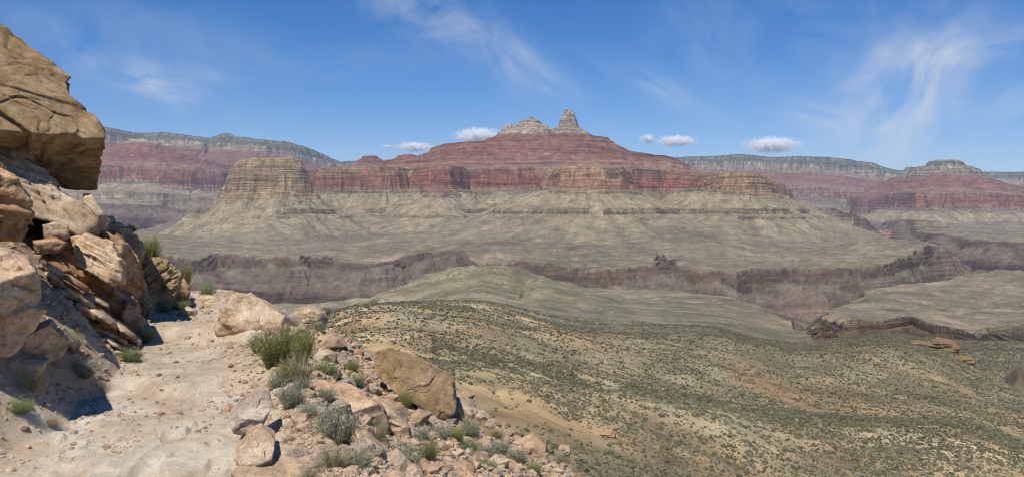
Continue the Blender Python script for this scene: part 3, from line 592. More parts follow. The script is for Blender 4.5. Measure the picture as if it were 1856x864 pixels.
# what the photograph could show: in front of no nearer crest
sy = -zz/yy; vis_lim = np.minimum.accumulate((-H/YY), 0)      # smallest downward tangent so far, per column
iu = np.clip(((xx/yy-U[0])/(U[1]-U[0])).astype(int), 0, NU-1); ir = np.clip(np.searchsorted(R, yy), 1, NR-1)
seen = sy < vis_lim[ir-1, iu]+1.6/yy
xx, yy, zz = xx[seen], yy[seen], zz[seen]
size = np.clip(g2.lognormal(-1.1, .52, len(xx)), .16, 1.15)*np.interp(yy, [50, 150, 260, 700, 1120], [.44, .52, .80, 1.15, 1.5])
tint = np.clip(g2.normal(.35, .28, len(xx)), 0, 1)
order = np.argsort(-size/yy*((np.abs(xx/yy) < .63) & (-zz/yy < .328) & ((xx/yy > .02))))
near_i = order[:290]; rest = order[290:]
def scatter(name, ids, protos, lab):
    Vs, Fs, Ts = [], [], []; off = 0
    which = g2.integers(0, len(protos), len(ids)); rot = g2.random(len(ids))*6.283
    for k, (pv, pf_) in enumerate(protos):
        s = ids[which == k]; 
        if not len(s): continue
        r = rot[which == k]; n = len(pv); c, q = np.cos(r)[:, None], np.sin(r)[:, None]; S = size[s][:, None]
        vx = (pv[None, :, 0]*c-pv[None, :, 1]*q)*S+xx[s][:, None]; vy = (pv[None, :, 0]*q+pv[None, :, 1]*c)*S+yy[s][:, None]; vz = pv[None, :, 2]*S*.95+zz[s][:, None]
        Vs.append(np.stack([vx, vy, vz], -1).reshape(-1, 3)); Fs.append((pf_[None]+(np.arange(len(s))*n)[:, None, None]+off).reshape(-1, 3)); Ts.append(np.repeat(tint[s], n)); off += n*len(s)
    return mesh_from(name, np.concatenate(Vs), np.concatenate(Fs), MAT_BB, False, {'tint': np.concatenate(Ts).astype(np.float32)})
rn = rest[yy[rest] < 200]; rf = rest[yy[rest] >= 200]
o = scatter('scrub', rn, protoN, ''); tag(o, 'low dark shrubs scattered thickly over the tan slope below the trail', None, None, 'stuff')
o = scatter('scrub', rf, protoF, ''); tag(o, 'dense blackbrush scrub speckling the hills beyond the tan slope', None, None, 'stuff')
pm_ = []
for k, (pv, pf_) in enumerate([dome(4, 9, pr) for _ in range(5)]):
    o = mesh_from('shrub', pv*[1, 1, .95], pf_, MAT_BB, False, {'tint': np.full(len(pv), .25+.12*k, np.float32)}); pm_.append(o)
for j, i in enumerate(near_i):
    o = pm_[j] if j < 5 else pm_[j % 5].copy()
    if j >= 5: sc.collection.objects.link(o)
    o.location = (xx[i], yy[i], zz[i]); o.scale = (size[i],)*3; o.rotation_euler = (0, 0, pr.uniform(0, 6.28))
    tag(o, 'low round dark green shrub dotted on the bare tan slope below the trail', 'shrub', 'small shrubs dotted over the tan slope')
print('shrubs', len(rn), len(rf))
# ---------------------------------------------------------------- the hillside under the camera, with the trail cut into it
def xc(Y): return -.6-.347*Y-.006*np.clip(Y-8, 0, 30)**2
CAMH = 1.65
def fore_z(X, Y, detail=True):
    X = np.asarray(X, np.float32); Y = np.asarray(Y, np.float32); D = X-xc(Y)
    D = D+.10*vn(X/.9, Y/.9, 1)
    base = -CAMH+.10*vn(X/3, Y/3, 2)*sstep(1.0, 2.5, np.abs(D))-.012*(Y-6)*(Y > 11)
    cr = np.interp(Y, [0, 9, 14, 18, 24, 40], [4.9, 4.7, 4.3, 3.2, 2.2, 1.8])
    right = -.40*np.clip(D-1.0, 0, None)+.07*np.exp(-((D-1.05)/.3)**2)
    over = np.clip(D-cr, 0, None); right = right-.62*over+.0*over-.45*np.maximum(over-.5, 0)*(over < 12)-.45*11.5*(over >= 12)
    left = np.clip(-D-np.interp(Y, [0, 4, 6.2, 8], [2.0, 1.6, .9, .62]), 0, None); rise = np.where(left < 1.1, left*1.05, 1.155+(left-1.1)*.72)
    rise = rise*np.interp(Y, [0, 5, 9, 11.5, 14, 16, 20], [.85, .85, 1.0, .85, .45, -.1, -.9]); rise = np.clip(rise, -40, 3.4)
    far = -np.clip(Y-15.5, 0, None)*1.15*sstep(-.6, -2.0, D)-np.clip(Y-16.5, 0, None)*.85
    z = base+right+rise+far
    if detail:
        a = sstep(.7, 1.3, np.abs(D))
        z = z+a*(.13*fbm(X/.8, Y/.8, 3, 4)+.05*ridged(X/.33, Y/.33, 5, 2))+(1-a)*(.028*fbm(X/.7, Y/.7, 4, 4)+.022*np.clip(ridged(X/.45, Y/.7, 6, 2)-.1, 0, 1))
        z = z+.022*fbm(X/.12, Y/.12, 2, 3)*(.35+.65*a)
        # worn rock steps across the trail
        z = z+(1-a)*(.07*np.tanh((Y-10.3-.3*vn(X/.6, Y/9, 3))/.06)+.05*np.tanh((Y-7.8-.3*vn(X/.5, Y/9, 5)-.25*D)/.05))
    return z
FU = np.linspace(-.80, .80, 1250).astype(np.float32); fr_ = [1.4]
while fr_[-1] < 52: fr_.append(fr_[-1]*1.0058)
FR = np.array(fr_, np.float32); FY = np.repeat(FR[:, None], len(FU), 1); FX = FY*FU[None]
FZ = fore_z(FX, FY)
zb45 = H[0][np.clip(((FU-U[0])/(U[1]-U[0])).astype(int), 0, NU-1)]
floor_ = zb45[None]-.6-np.clip(FY-44, 0, 10)*.9
FZ = np.maximum(FZ, floor_+.5*fbm(FX/3, FY/3, 1, 3)*(FY < 43))
FD = FX-xc(FY)
def hit(px, py):
    """where the sight line through a photo pixel meets the hillside"""
    u = (px-CX)/F; v = (py-HY)/F
    ys = np.arange(2.5, 44, .02); zz_ = fore_z(u*ys, ys, False); k = np.nonzero(zz_ > -v*ys)[0]
    y = ys[k[0]] if len(k) else 16.0
    return u*y, y, float(fore_z(u*y, y))
n1 = fbm(FX/1.3, FY/1.3, 3, 4); n2 = fbm(FX/.28, FY/.28, 5, 4)
fc = np.stack([np.interp(n1+.55*n2, [-.7, -.25, .1, .5, .9], v) for v in col((166, 140, 112), (188, 164, 134), (202, 180, 150), (214, 196, 168), (220, 208, 188)).T], -1).astype(np.float32)
tw = sstep(.95, .5, np.abs(FD+.12*n1))[..., None]
tc_ = np.stack([np.interp(n2+.4*n1, [-.6, 0, .4, .8], v) for v in col((188, 168, 142), (208, 188, 162), (218, 202, 178), (224, 212, 194)).T], -1)
fc = fc*(1-tw)+tc_*tw
far_c = sstep(5.0, 8.0, FD)[..., None]; fc = fc*(1-far_c)+col((158, 136, 100))[0]*far_c
pl_ = sstep(.22, .30, fbm(FX/.42+.3*n1, FY/.62, 2, 3))*tw[..., 0]*sstep(9.5, 7, FY); cob = np.clip(ridged(FX/.16, FY/.2, 3, 1)-.35, 0, 1)*tw[..., 0]*sstep(-.1, .4, n1); FZ = FZ+.05*pl_+.04*cob; fc = fc*(1-.6*pl_[..., None])+col((224, 208, 184))[0]*.6*pl_[..., None]
fc = (fc*.98).astype(np.float32)
def soil_material():
    n = NT('dusty_soil'); at = n.attr('albedo'); a = n.noise(1, n.coord((9, 9, 9)), 8, .65); b = n.noise(1, n.coord((55, 55, 55)), 5, .65)
    vo = n.n('ShaderNodeTexVoronoi'); n.l(n.coord((26, 26, 26)), vo.inputs['Vector']); vo.feature = 'F1'
    vc = n.ramp(vo.outputs['Distance'], [(.0, 1.18), (.28, 1.04), (.5, .93)])
    f = n.math('MULTIPLY', n.ramp(a, [(.3, .80), (.5, 1.0), (.7, 1.16)]), n.ramp(b, [(.3, .80), (.7, 1.18)])); f = n.math('MULTIPLY', f, vc)
    n.base(n.mix(1.0, at.outputs['Color'], f, 'MULTIPLY'))
    h = n.math('ADD', n.math('MULTIPLY', a, 1.0), n.math('MULTIPLY', b, .45)); h = n.math('SUBTRACT', h, n.math('MULTIPLY', vo.outputs['Distance'], .5))
    n.bump(h, .8, .035); return n.m
MAT_S = soil_material()
fi = np.arange(FZ.size, dtype=np.int32).reshape(FZ.shape)
fq = np.stack([fi[:-1, :-1], fi[:-1, 1:], fi[1:, 1:], fi[1:, :-1]], -1)
tr = (np.abs(FD[:-1, :-1]+.12*n1[:-1, :-1]) < .74) & (FY[:-1, :-1] < 15.5)
FV = np.stack([FX, FY, FZ], -1).reshape(-1, 3)
for mk, nm_, lb in ((~tr, 'hillside', 'stony tan hillside falling away to the right of the trail'), (tr, 'path', 'pale dusty hiking trail with worn flat stones')):
    u, inv = np.unique(fq[mk], return_inverse=True)
    tag(mesh_from(nm_, FV[u], inv.reshape(-1, 4), MAT_S, True, {'albedo': fc.reshape(-1, 3)[u]}), lb, None, None, 'structure')

# ---------------------------------------------------------------- rocks
import bmesh
_ico = {}
def ico(n):
    if n not in _ico:
        bm = bmesh.new(); bmesh.ops.create_icosphere(bm, subdivisions=n, radius=1)
        _ico[n] = (np.array([v.co[:] for v in bm.verts]), np.array([[v.index for v in f.verts] for f in bm.faces], np.int32)); bm.free()
    return _ico[n]
def n3(p, s, seed, oct=3):
    p = p/s; return (fbm(p[:, 0]+.31*p[:, 2], p[:, 1]-.43*p[:, 2], seed, oct)+fbm(p[:, 2]+.27*p[:, 0], p[:, 1]*.9+.5*p[:, 0], seed+3, oct))*.7
def r3(p, s, seed):
    p = p/s; return 1-np.abs(vn(p[:, 0]+.31*p[:, 2], p[:, 1]-.43*p[:, 2], seed)+vn(p[:, 2]+.27*p[:, 0], p[:, 1], seed+2))
def rock_material(name, cols, pit=.5, scale=1.0, streak=.0):
    n = NT(name); tc = n.coord((scale, scale, scale))
    big = n.noise(2.2, tc, 6, .6); mid = n.noise(9, tc, 8, .68); fine = n.noise(46, tc, 6, .7)
    k = len(cols)-1; c = n.ramp(big, [(.28+.44*i/k, tuple(lin(x)*.80)) for i, x in enumerate(cols)])
    f = n.math('MULTIPLY', n.ramp(mid, [(.33, .60), (.46, .94), (.54, 1.05), (.68, 1.28)]), n.ramp(fine, [(.32, .68), (.5, 1.0), (.68, 1.24)]))
    c = n.mix(1.0, c, f, 'MULTIPLY')
    lc = n.noise(5, n.coord((scale*1.3,)*3), 7, .7); c = n.mix(n.ramp(lc, [(.60, 0.0), (.68, .5)]), c, tuple(lin((214, 200, 178))*.8))
    vr = n.noise(1.6, n.coord((scale, scale, scale*2.2)), 5, .62, .8); c = n.mix(n.ramp(vr, [(.56, 0.0), (.66, .55)]), c, tuple(lin((118, 84, 60))*.8))
    inf = n.n('ShaderNodeObjectInfo'); hs = n.n('ShaderNodeHueSaturation'); n.l(c, hs.inputs['Color']); n.l(n.math('ADD', n.math('MULTIPLY', inf.outputs['Random'], .24), .88), hs.inputs['Value'])
    n.l(hs.outputs[0], n.b.inputs['Base Color'])
    vo = n.n('ShaderNodeTexVoronoi'); n.l(n.coord((17*scale, 17*scale, 24*scale)), vo.inputs['Vector'])
    h = n.math('ADD', mid, n.math('MULTIPLY', fine, .4)); h = n.math('ADD', h, n.math('MULTIPLY', vo.outputs['Distance'], pit))
    n.bump(h, .8, .022/scale); return n.m
RM = {'rust': rock_material('rusty_layered_rock', [(104, 84, 62), (126, 102, 74), (146, 120, 88), (166, 140, 106)], .4),
      'tan': rock_material('tan_sandstone', [(170, 138, 106), (194, 164, 130), (210, 184, 152), (222, 202, 174)], .35),
      'buff': rock_material('buff_pitted_rock', [(166, 136, 98), (188, 156, 114), (204, 172, 130), (214, 186, 148)], 1.3, 1.1),
      'brown': rock_material('brown_sandstone', [(140, 102, 72), (168, 128, 92), (190, 150, 112), (208, 176, 140)], .4),
      'pink': rock_material('pinkish_sandstone', [(168, 134, 104), (190, 156, 124), (206, 176, 144), (218, 194, 166)], .35),
      'grey': rock_material('grey_limestone', [(148, 128, 110), (170, 150, 130), (190, 172, 152), (204, 190, 172)], .4)}
def hull(name, outline, Y, depth, mat, label, cat='boulder', planes=(), sub=5, seed=0, rough=1.0, facets=5, p=9, cen=None, yaw=0, strata=0.0, group=None, tiltc=0.0, frac=.7):
    """a solid rock: silhouette as seen from the trail, its own distance Y, thickness depth, cut by planes (normal right, up, away; offset m)"""
    P = np.array(outline, float); k = Y/F
    if cen is None:
        x, y = P[:, 0], P[:, 1]; x2, y2 = np.roll(x, -1), np.roll(y, -1); c = x*y2-x2*y; A = c.sum()/2
        cen = (((x+x2)*c).sum()/6/A, ((y+y2)*c).sum()/6/A)
    th_ = math.atan((CX-cen[0])/F); yaw = yaw+th_        # the block is turned square to the trail user
    Q = np.stack([(P[:, 0]-cen[0])*k*math.cos(th_), -(P[:, 1]-cen[1])*k], -1)
    V, Fc = ico(sub); d = V[:, [0, 1, 2]]          # a right, b up, c away
    a, b, c = d.T; rho = np.maximum(np.hypot(a, b), 1e-6); ua, ub = a/rho, b/rho
    ro = np.full(len(d), 1e-3)
    for i in range(len(Q)):
        p0 = Q[i]; e = Q[(i+1) % len(Q)]-p0; den = ua*e[1]-ub*e[0]
        with np.errstate(all='ignore'):
            t = (p0[0]*e[1]-p0[1]*e[0])/den; s = (p0[0]*ub-p0[1]*ua)/den
        g = (t > 0) & (s >= -1e-6) & (s <= 1+1e-6) & np.isfinite(t); ro = np.where(g, np.maximum(ro, t), ro)
    r = ((rho/ro)**p+(np.abs(c)/depth)**p)**(-1/p)
    sz = float(np.median(ro)); rg = np.random.default_rng(seed+400)
    pl = [((n[0], n[2], n[1]), o_) for n, o_ in planes]      # given as right, away, up
    for _ in range(facets*2):
        n = rg.normal(size=3); n[2] = -abs(n[2])*.8; n /= np.linalg.norm(n)
        sup = (d*r[:, None])@n; pl.append((n, float(sup.max())*rg.uniform(.84, .95)))
    for n, off in pl:
        n = np.asarray(n, float); n = n/np.linalg.norm(n); q = d@n
        with np.errstate(all='ignore'): rr_ = np.where(q > 1e-3, off/q, 1e9)
        r = np.minimum(r, rr_)
    pt = d*r[:, None]; am = sz*rough
    if frac:        # joint-bounded blocks: every cell of the rock steps in or out and tilts a little
        K = 46 if sub > 5 else 16; sd = rg.uniform(-1, 1, (K, 3))*np.abs(pt).max(0)*1.05; bed = math.atan(tiltc)
        def tr_(q): return np.stack([q[:, 0]*math.cos(bed)-q[:, 1]*math.sin(bed), (q[:, 0]*math.sin(bed)+q[:, 1]*math.cos(bed))*2.3, q[:, 2]], -1)
        A_ = tr_(pt+.05*sz*np.stack([n3(pt, sz*.3, seed+1, 2), n3(pt, sz*.3, seed+2, 2), n3(pt, sz*.3, seed+3, 2)], -1)); B_ = tr_(sd)
        D2 = np.stack([((A_-b_)**2).sum(1) for b_ in B_], 1); o2 = np.argpartition(D2, 1, axis=1)[:, :2]; ii = np.arange(len(pt))
        d0 = D2[ii, o2[:, 0]]; d1 = D2[ii, o2[:, 1]]; sw = d0 > d1; c0 = np.where(sw, o2[:, 1], o2[:, 0]); e0 = np.sqrt(np.minimum(d0, d1)); e1 = np.sqrt(np.maximum(d0, d1))
        offk = rg.uniform(-1, .35, K); tl = rg.normal(0, .16, (K, 3)); stp = offk[c0]*.085*sz*frac+((pt-sd[c0])*tl[c0]).sum(1)*frac*.8
        stp = np.clip(stp, -.2*sz, .06*sz)-.03*sz*frac*np.exp(-((e1-e0)/(.035*sz))**2)
        pt = pt+d*stp[:, None]
    dis = .02*am*n3(pt, sz*.55, seed, 3)+.03*am*n3(pt, sz*.2, seed+2, 4)-.07*am*sstep(.93, 1.0, r3(pt, sz*.6, seed+1))-.035*am*sstep(.9, 1.0, r3(pt, sz*.27, seed+6))+.014*am*n3(pt, sz*.06, seed+4, 3)
    if strata:
        w = (pt[:, 1]+tiltc*pt[:, 0]+.06*n3(pt, sz*.5, seed+5, 2)*sz)/(sz*.17); wf = np.floor(w)+sstep(.36, .64, w-np.floor(w)); dis = dis+strata*am*.055*vn(wf*1.7+.3, pt[:, 0]/sz*.8, seed+1)-strata*am*.022*np.exp(-((w-np.round(w))/.07)**2)
    pt = pt+d*dis[:, None]
    if yaw:
        c_, s_ = math.cos(yaw), math.sin(yaw); pt = np.stack([pt[:, 0]*c_-pt[:, 2]*s_, pt[:, 1], pt[:, 0]*s_+pt[:, 2]*c_], -1)
    W = np.stack([pt[:, 0], pt[:, 2], pt[:, 1]], -1)
    o = mesh_from(name, W, Fc[:, ::-1], RM[mat], True); o.location = ((cen[0]-CX)*k, Y, (HY-cen[1])*k)
    try: o.data.shade_smooth()
    except Exception: pass
    tag(o, label, cat, group); return o
LIT, UND = (.15, -.86, .42), (.05, -.45, -.9)
hull('boulder', [(-120, -40), (-40, 15), (0, 46), (60, 88), (104, 128), (127, 150), (130, 176), (166, 202), (189, 238), (184, 285), (186, 339), (128, 341), (84, 322), (30, 292), (-30, 262), (-120, 240)],
     10.56, 1.32, 'buff', 'huge pitted buff boulder overhanging the trail, dark underneath', planes=[(LIT, .77), (UND, .77), ((.9, -.5, 0), 1.35)], sub=7, seed=3, rough=.75, facets=1, p=9, cen=(40, 205), strata=.6, tiltc=.25, frac=.8)
hull('boulder', [(-90, 262), (0, 282), (40, 290), (88, 312), (112, 345), (150, 368), (178, 398), (184, 426), (150, 440), (104, 408), (60, 398), (-90, 390)],
     10.13, 0.96, 'tan', 'pale tan ledge block lying directly under the overhanging boulder', planes=[((.2, -.7, .7), .40)], sub=6, seed=5, rough=1.2, strata=1.6, tiltc=.4)
hull('boulder', [(-90, 296), (0, 302), (34, 318), (58, 366), (60, 410), (30, 436), (-90, 430)], 7.81, 0.60, 'brown', 'brown shaded block at the frame edge beneath the overhang', sub=6, seed=6, rough=1.3, strata=1.5, tiltc=.3)
hull('boulder', [(-110, 428), (0, 452), (54, 468), (77, 498), (76, 560), (66, 596), (24, 632), (-110, 680)], 6.47, 0.66, 'pink', 'large squarish pinkish block with lit top and shaded face, leftmost beside the trail',
     planes=[((.5, -.75, -.15), .40), ((0, -.4, .9), .37)], sub=6, seed=7, rough=.8, facets=0, p=14, strata=.3, tiltc=.4, frac=.6)
hull('boulder', [(6, 628), (40, 600), (92, 584), (128, 622), (112, 648), (84, 654), (40, 652)], 7.20, 0.36, 'pink', 'smooth shaded block fallen below the squarish pinkish block', planes=[((.4, -.8, -.2), .19)], sub=6, seed=8, rough=.8, facets=2)
hull('boulder', [(6, 642), (60, 646), (90, 656), (60, 690), (0, 690), (-30, 660)], 6.83, 0.30, 'pink', 'low dark rock wedged under the fallen smooth block', sub=5, seed=9)
hull('boulder', [(78, 408), (100, 402), (124, 410), (127, 430), (108, 440), (82, 434)], 9.27, 0.16, 'tan', 'small blocky tan rock perched above the tilted slabs', sub=5, seed=10, facets=2)
hull('boulder', [(60, 436), (100, 432), (124, 440), (104, 458), (66, 460)], 9.03, 0.24, 'brown', 'flat brown rock just below the small perched block', sub=5, seed=11)
hull('boulder', [(130, 432), (160, 424), (206, 440), (228, 482), (226, 512), (196, 520), (166, 498), (140, 480)], 9.64, 0.42, 'tan', 'angular block with a whitish broken face above the tilted slabs', planes=[((-.5, -.8, .45), .18)], sub=6, seed=12, facets=4, rough=1.3, strata=1.6, tiltc=.6)
hull('boulder', [(186, 402), (216, 420), (246, 462), (262, 505), (270, 552), (262, 600), (232, 590), (214, 530), (196, 480), (180, 430)], 10.86, 0.60, 'brown', 'tall dark brown block in shade leaning over the grey-green shrub',
     planes=[((.85, -.5, -.1), .22)], sub=6, seed=13, rough=1.3, strata=1.8, tiltc=.7)
hull('boulder', [(246, 450), (262, 462), (300, 472), (331, 498), (330, 524), (308, 552), (278, 546), (256, 520), (240, 480)], 13.18, 0.60, 'buff', 'rough buff block sunlit at the far bend of the trail', planes=[((.1, -.95, .2), .37)], sub=6, seed=14, rough=1.4, strata=1.4, tiltc=-.8)
hull('boulder', [(180, 388), (204, 396), (238, 418), (262, 444), (258, 476), (226, 470), (196, 440), (176, 410)], 12.57, 0.60, 'tan', 'knobbly tan outcrop behind the tall dark brown block', sub=6, seed=15, rough=2.0, strata=1.5)
hull('boulder', [(150, 352), (164, 350), (184, 380), (200, 400), (190, 430), (160, 420)], 10.56, 0.36, 'tan', 'narrow tan rock showing below the tip of the overhang', sub=5, seed=16, rough=1.6)
hull('boulder', [(226, 540), (250, 548), (262, 580), (256, 606), (232, 606), (216, 576)], 10.37, 0.30, 'brown', 'brown rock half behind the grey-green shrub at the trail bend', sub=5, seed=17, rough=1.3)
hull('boulder', [(302, 496), (330, 500), (346, 520), (340, 548), (316, 556)], 14.40, 0.36, 'brown', 'small brown rubble rock right of the rough buff block', sub=5, seed=18, rough=1.8)
hull('boulder', [(64, 446), (120, 428), (180, 452), (228, 520), (252, 596), (244, 630), (160, 622), (100, 580), (70, 520)], 10.5, .6, 'brown', 'fractured brown ledge in shade behind the leaning stack of slabs', sub=6, seed=41, rough=1.6, strata=2.2, tiltc=.7, frac=1.2)
hull('boulder', [(-80, 300), (40, 312), (110, 350), (170, 400), (206, 430), (196, 486), (60, 486), (-80, 480)], 11.4, .5, 'brown', 'broken brown ledge filling the gap under the overhanging boulder', sub=6, seed=42, rough=1.6, strata=2.2, tiltc=.5, frac=1.2)
# thin tilted slabs
sr = random.Random(11)
slabs = []
for r_ in range(9):                       # courses of the leaning stack, from the top down
    n_ = (2, 3, 3, 4, 4, 4, 3, 3, 2)[r_]
    for c_ in range(n_):
        x = 84+r_*7+c_*34+sr.uniform(-7, 7); y = 478+r_*14.5+c_*21+sr.uniform(-4, 4)
        if x > 236 or y > 628: continue
        ln = sr.uniform(34, 62); an = math.radians(sr.uniform(27, 40)); slabs.append((x, y, x+ln*math.cos(an), y+ln*math.sin(an), sr.uniform(6.5, 12)))
for i, (x0, y0, x1, y1, th) in enumerate(slabs):
    Yd = 9.0+.0060*((x0+x1)/2-90)-.0016*(y0-480)+sr.uniform(-.15, .2)
    nx, ny = (y1-y0), -(x1-x0); l = math.hypot(nx, ny); nx, ny = nx/l*th/2, ny/l*th/2
    ol = [(x0+nx, y0+ny), ((x0+x1)/2+nx*1.1, (y0+y1)/2+ny*1.1), (x1+nx*.8, y1+ny*.8), (x1-nx+3, y1-ny), ((x0+x1)/2-nx, (y0+y1)/2-ny), (x0-nx-3, y0-ny)]
    hull('slab', ol, Yd, sr.uniform(.20, .34), ['tan', 'brown', 'tan', 'pink'][i % 4], 'thin tilted sandstone slab in the leaning layered stack beside the trail', 'rock slab', sub=4, seed=60+i, rough=.9, facets=1, p=10, group='tilted slabs left of the trail')
# right-hand side of the trail
def base_Y(px, py, back=0.0): return hit(px, py)[1]+back
hull('boulder', [(390, 590), (404, 556), (414, 538), (430, 532), (462, 540), (492, 554), (520, 573), (512, 590), (490, 604), (440, 612), (396, 604)], base_Y(450, 606, .25), .45, 'tan', 'pale tan boulder with a humped top at the trail bend',
     planes=[((.1, -.75, .65), .3)], sub=6, seed=20, rough=.8, facets=2, frac=.3)
hull('boulder', [(516, 576), (534, 564), (562, 555), (588, 562), (594, 584), (574, 600), (530, 598)], base_Y(560, 600, .3), .35, 'tan', 'whitish flat-topped rock behind the bushes on the crest', sub=6, seed=21, rough=1.2)
hull('boulder', [(676, 650), (686, 640), (704, 636), (742, 648), (790, 670), (824, 690), (828, 722), (818, 748), (804, 753), (764, 728), (716, 700), (680, 674)], base_Y(760, 748, .25), .38, 'buff', 'big elongated buff boulder resting on the scree slope',
     planes=[((.25, -.8, .5), .24), ((-.6, -.7, .4), .34)], sub=7, seed=22, rough=.9, facets=1, p=14, frac=.35)
hull('boulder', [(548, 688), (580, 684), (630, 700), (688, 734), (706, 762), (700, 792), (660, 776), (610, 742), (566, 712)], base_Y(640, 765, .1), .22, 'pink', 'long flat brown slab sloping down the scree', planes=[((.12, -.45, .88), .055), ((.5, -.8, 0), .16)], sub=6, seed=23, rough=.6, facets=1, p=14)
hull('boulder', [(690, 728), (712, 736), (740, 770), (744, 790), (722, 790), (700, 764)], base_Y(720, 790, .05), .14, 'tan', 'pale wedge rock beside the lower end of the long slab', sub=5, seed=24)
hull('boulder', [(640, 772), (664, 780), (694, 812), (702, 834), (684, 852), (664, 832), (650, 806)], base_Y(680, 850, .05), .12, 'tan', 'tilted oblong block among the grey bushes', planes=[((.7, -.7, 0), .09)], sub=5, seed=25, facets=1)
hull('boulder', [(416, 748), (446, 722), (488, 708), (494, 728), (478, 762), (450, 782), (424, 774)], base_Y(455, 782, .05), .2, 'grey', 'grey-brown block on the right edge of the trail', planes=[((.1, -.5, .85), .1)], sub=6, seed=26, rough=.7)
hull('boulder', [(428, 816), (450, 788), (474, 778), (500, 796), (492, 832), (440, 850)], base_Y(460, 846, .05), .22, 'tan', 'pale pointed rock below the grey-brown block', planes=[((.2, -.5, .85), .09)], sub=6, seed=27, rough=.8)
hull('boulder', [(424, 846), (480, 822), (556, 822), (606, 850), (624, 880), (624, 916), (420, 916)], base_Y(530, 866, .15), .5, 'tan', 'wide flat tan slab at the bottom edge of the trail', planes=[((.22, -.12, .95), .05)], sub=6, seed=28, rough=.3, facets=0)
hull('boulder', [(556, 722), (590, 736), (604, 756), (596, 768), (568, 752)], base_Y(584, 766, .05), .12, 'grey', 'grey split rock left of the long flat slab', sub=5, seed=29)
hull('boulder', [(528, 748), (556, 752), (568, 770), (556, 784), (532, 774)], base_Y(548, 782, .05), .12, 'pink', 'reddish knee-high rock near the grey split rock', sub=5, seed=30)
hull('boulder', [(800, 735), (830, 722), (860, 740), (850, 765), (815, 762)], base_Y(830, 764, .1), .2, 'tan', 'pale half-buried rock just below the elongated boulder', sub=5, seed=31)
hull('boulder', [(1014, 806), (1032, 808), (1036, 822), (1020, 826), (1010, 818)], base_Y(1024, 830, .05), .12, 'tan', 'lone pale rock on the lower right of the scree', sub=5, seed=32)
for i, (x, y, w, h, lb) in enumerate([(352, 556, 26, 12, 'flat stone at the far bend under the leafy bush'), (378, 548, 26, 14, 'squat stone just left of the humped tan boulder'), (388, 568, 22, 10, 'small low stone touching the humped tan boulder'), (345, 574, 20, 8, 'thin stone lying where the trail bends away')]):
    hull('rock', [(x-w, y), (x-w*.6, y-h), (x+w*.5, y-h*.9), (x+w, y), (x+w*.6, y+h*.8), (x-w*.7, y+h*.8)], base_Y(x, y+h*.8, .1), .2, 'tan', lb, 'rock', sub=5, seed=35+i, rough=1.3)
# ---------------------------------------------------------------- loose stones
sg = np.random.default_rng(77)
def pebble_proto(seed, n=2, flat=.62):
    V, Fc = ico(n); rg = np.random.default_rng(seed); r = np.ones(len(V))
    for _ in range(9):
        nrm = rg.normal(size=3); nrm /= np.linalg.norm(nrm); q = V@nrm
        with np.errstate(all='ignore'): r = np.minimum(r, np.where(q > 1e-3, rg.uniform(.5, .85)/q, 9))
    P = V*r[:, None]; P = P+V*(.05*n3(P, .4, seed, 2))[:, None]
    return P*np.array([1, rg.uniform(.6, .9), flat*rg.uniform(.7, 1.2)]), Fc[:, :]
# individual stones of the scree and the rubble edges
bands = [  # polygon in photo pixels, count, size range in pixels of the photograph
    ([(590, 580), (640, 600), (700, 650), (690, 690), (640, 680), (560, 610)], 34, (9, 26)),
    ([(600, 690), (680, 690), (760, 740), (830, 760), (900, 820), (960, 864), (860, 864), (760, 800), (690, 740)], 120, (10, 36)),
    ([(420, 640), (480, 660), (520, 720), (510, 780), (450, 720), (400, 690)], 34, (8, 24)),
    ([(150, 620), (220, 620), (330, 700), (280, 720), (150, 700)], 22, (6, 18)),
    ([(370, 560), (460, 610), (470, 640), (400, 640)], 14, (6, 16)),
    ([(60, 640), (110, 650), (170, 690), (60, 700)], 8, (8, 22)),
    ([(100, 560), (180, 600), (240, 640), (150, 640), (90, 600)], 26, (7, 20)),
    ([(0, 400), (140, 400), (180, 470), (60, 470)], 12, (9, 26)),
    ([(830, 770), (900, 780), (1060, 860), (980, 864)], 22, (6, 16)),
    ([(320, 520), (400, 545), (400, 575), (340, 570)], 12, (7, 18))]
def inpoly(P, x, y):
    c = False; n = len(P)
    for i in range(n):
        x1, y1 = P[i]; x2, y2 = P[(i+1) % n]
        if (y1 > y) != (y2 > y) and x < (x2-x1)*(y-y1)/(y2-y1)+x1: c = not c
    return c
pp = [(v, f) for v, f in (pebble_proto(i, 3) for i in range(10))]
sm_cache = {}
cnt = 0
for P, num, (a, b) in bands:
    xs = [q[0] for q in P]; ys = [q[1] for q in P]; k = 0
    while k < num:
        x, y = sg.uniform(min(xs), max(xs)), sg.uniform(min(ys), max(ys))
        if not inpoly(P, x, y): continue
        X, Y, Z = hit(x, y); k += 1
        if Y > 30: continue
        s = a*(b/a)**(sg.random()**1.7)/2/F*Y
        i = cnt % 10; mk = ['tan', 'tan', 'pink', 'tan', 'grey', 'tan', 'pink', 'brown', 'tan', 'pink'][i]
        if i not in sm_cache:
            o = mesh_from('stone', pp[i][0], pp[i][1], RM[mk], False); sm_cache[i] = o
        else:
            o = sm_cache[i].copy(); sc.collection.objects.link(o)
        o.location = (X, Y, Z+s*.18); o.scale = (s, s, s*sg.uniform(.8, 1.3)); o.rotation_euler = (sg.uniform(-.4, .4), sg.uniform(-.4, .4), sg.uniform(0, 6.28))
        tag(o, 'small angular tan stone among the loose rubble of the hillside', 'stone', 'loose stones on the hillside'); cnt += 1
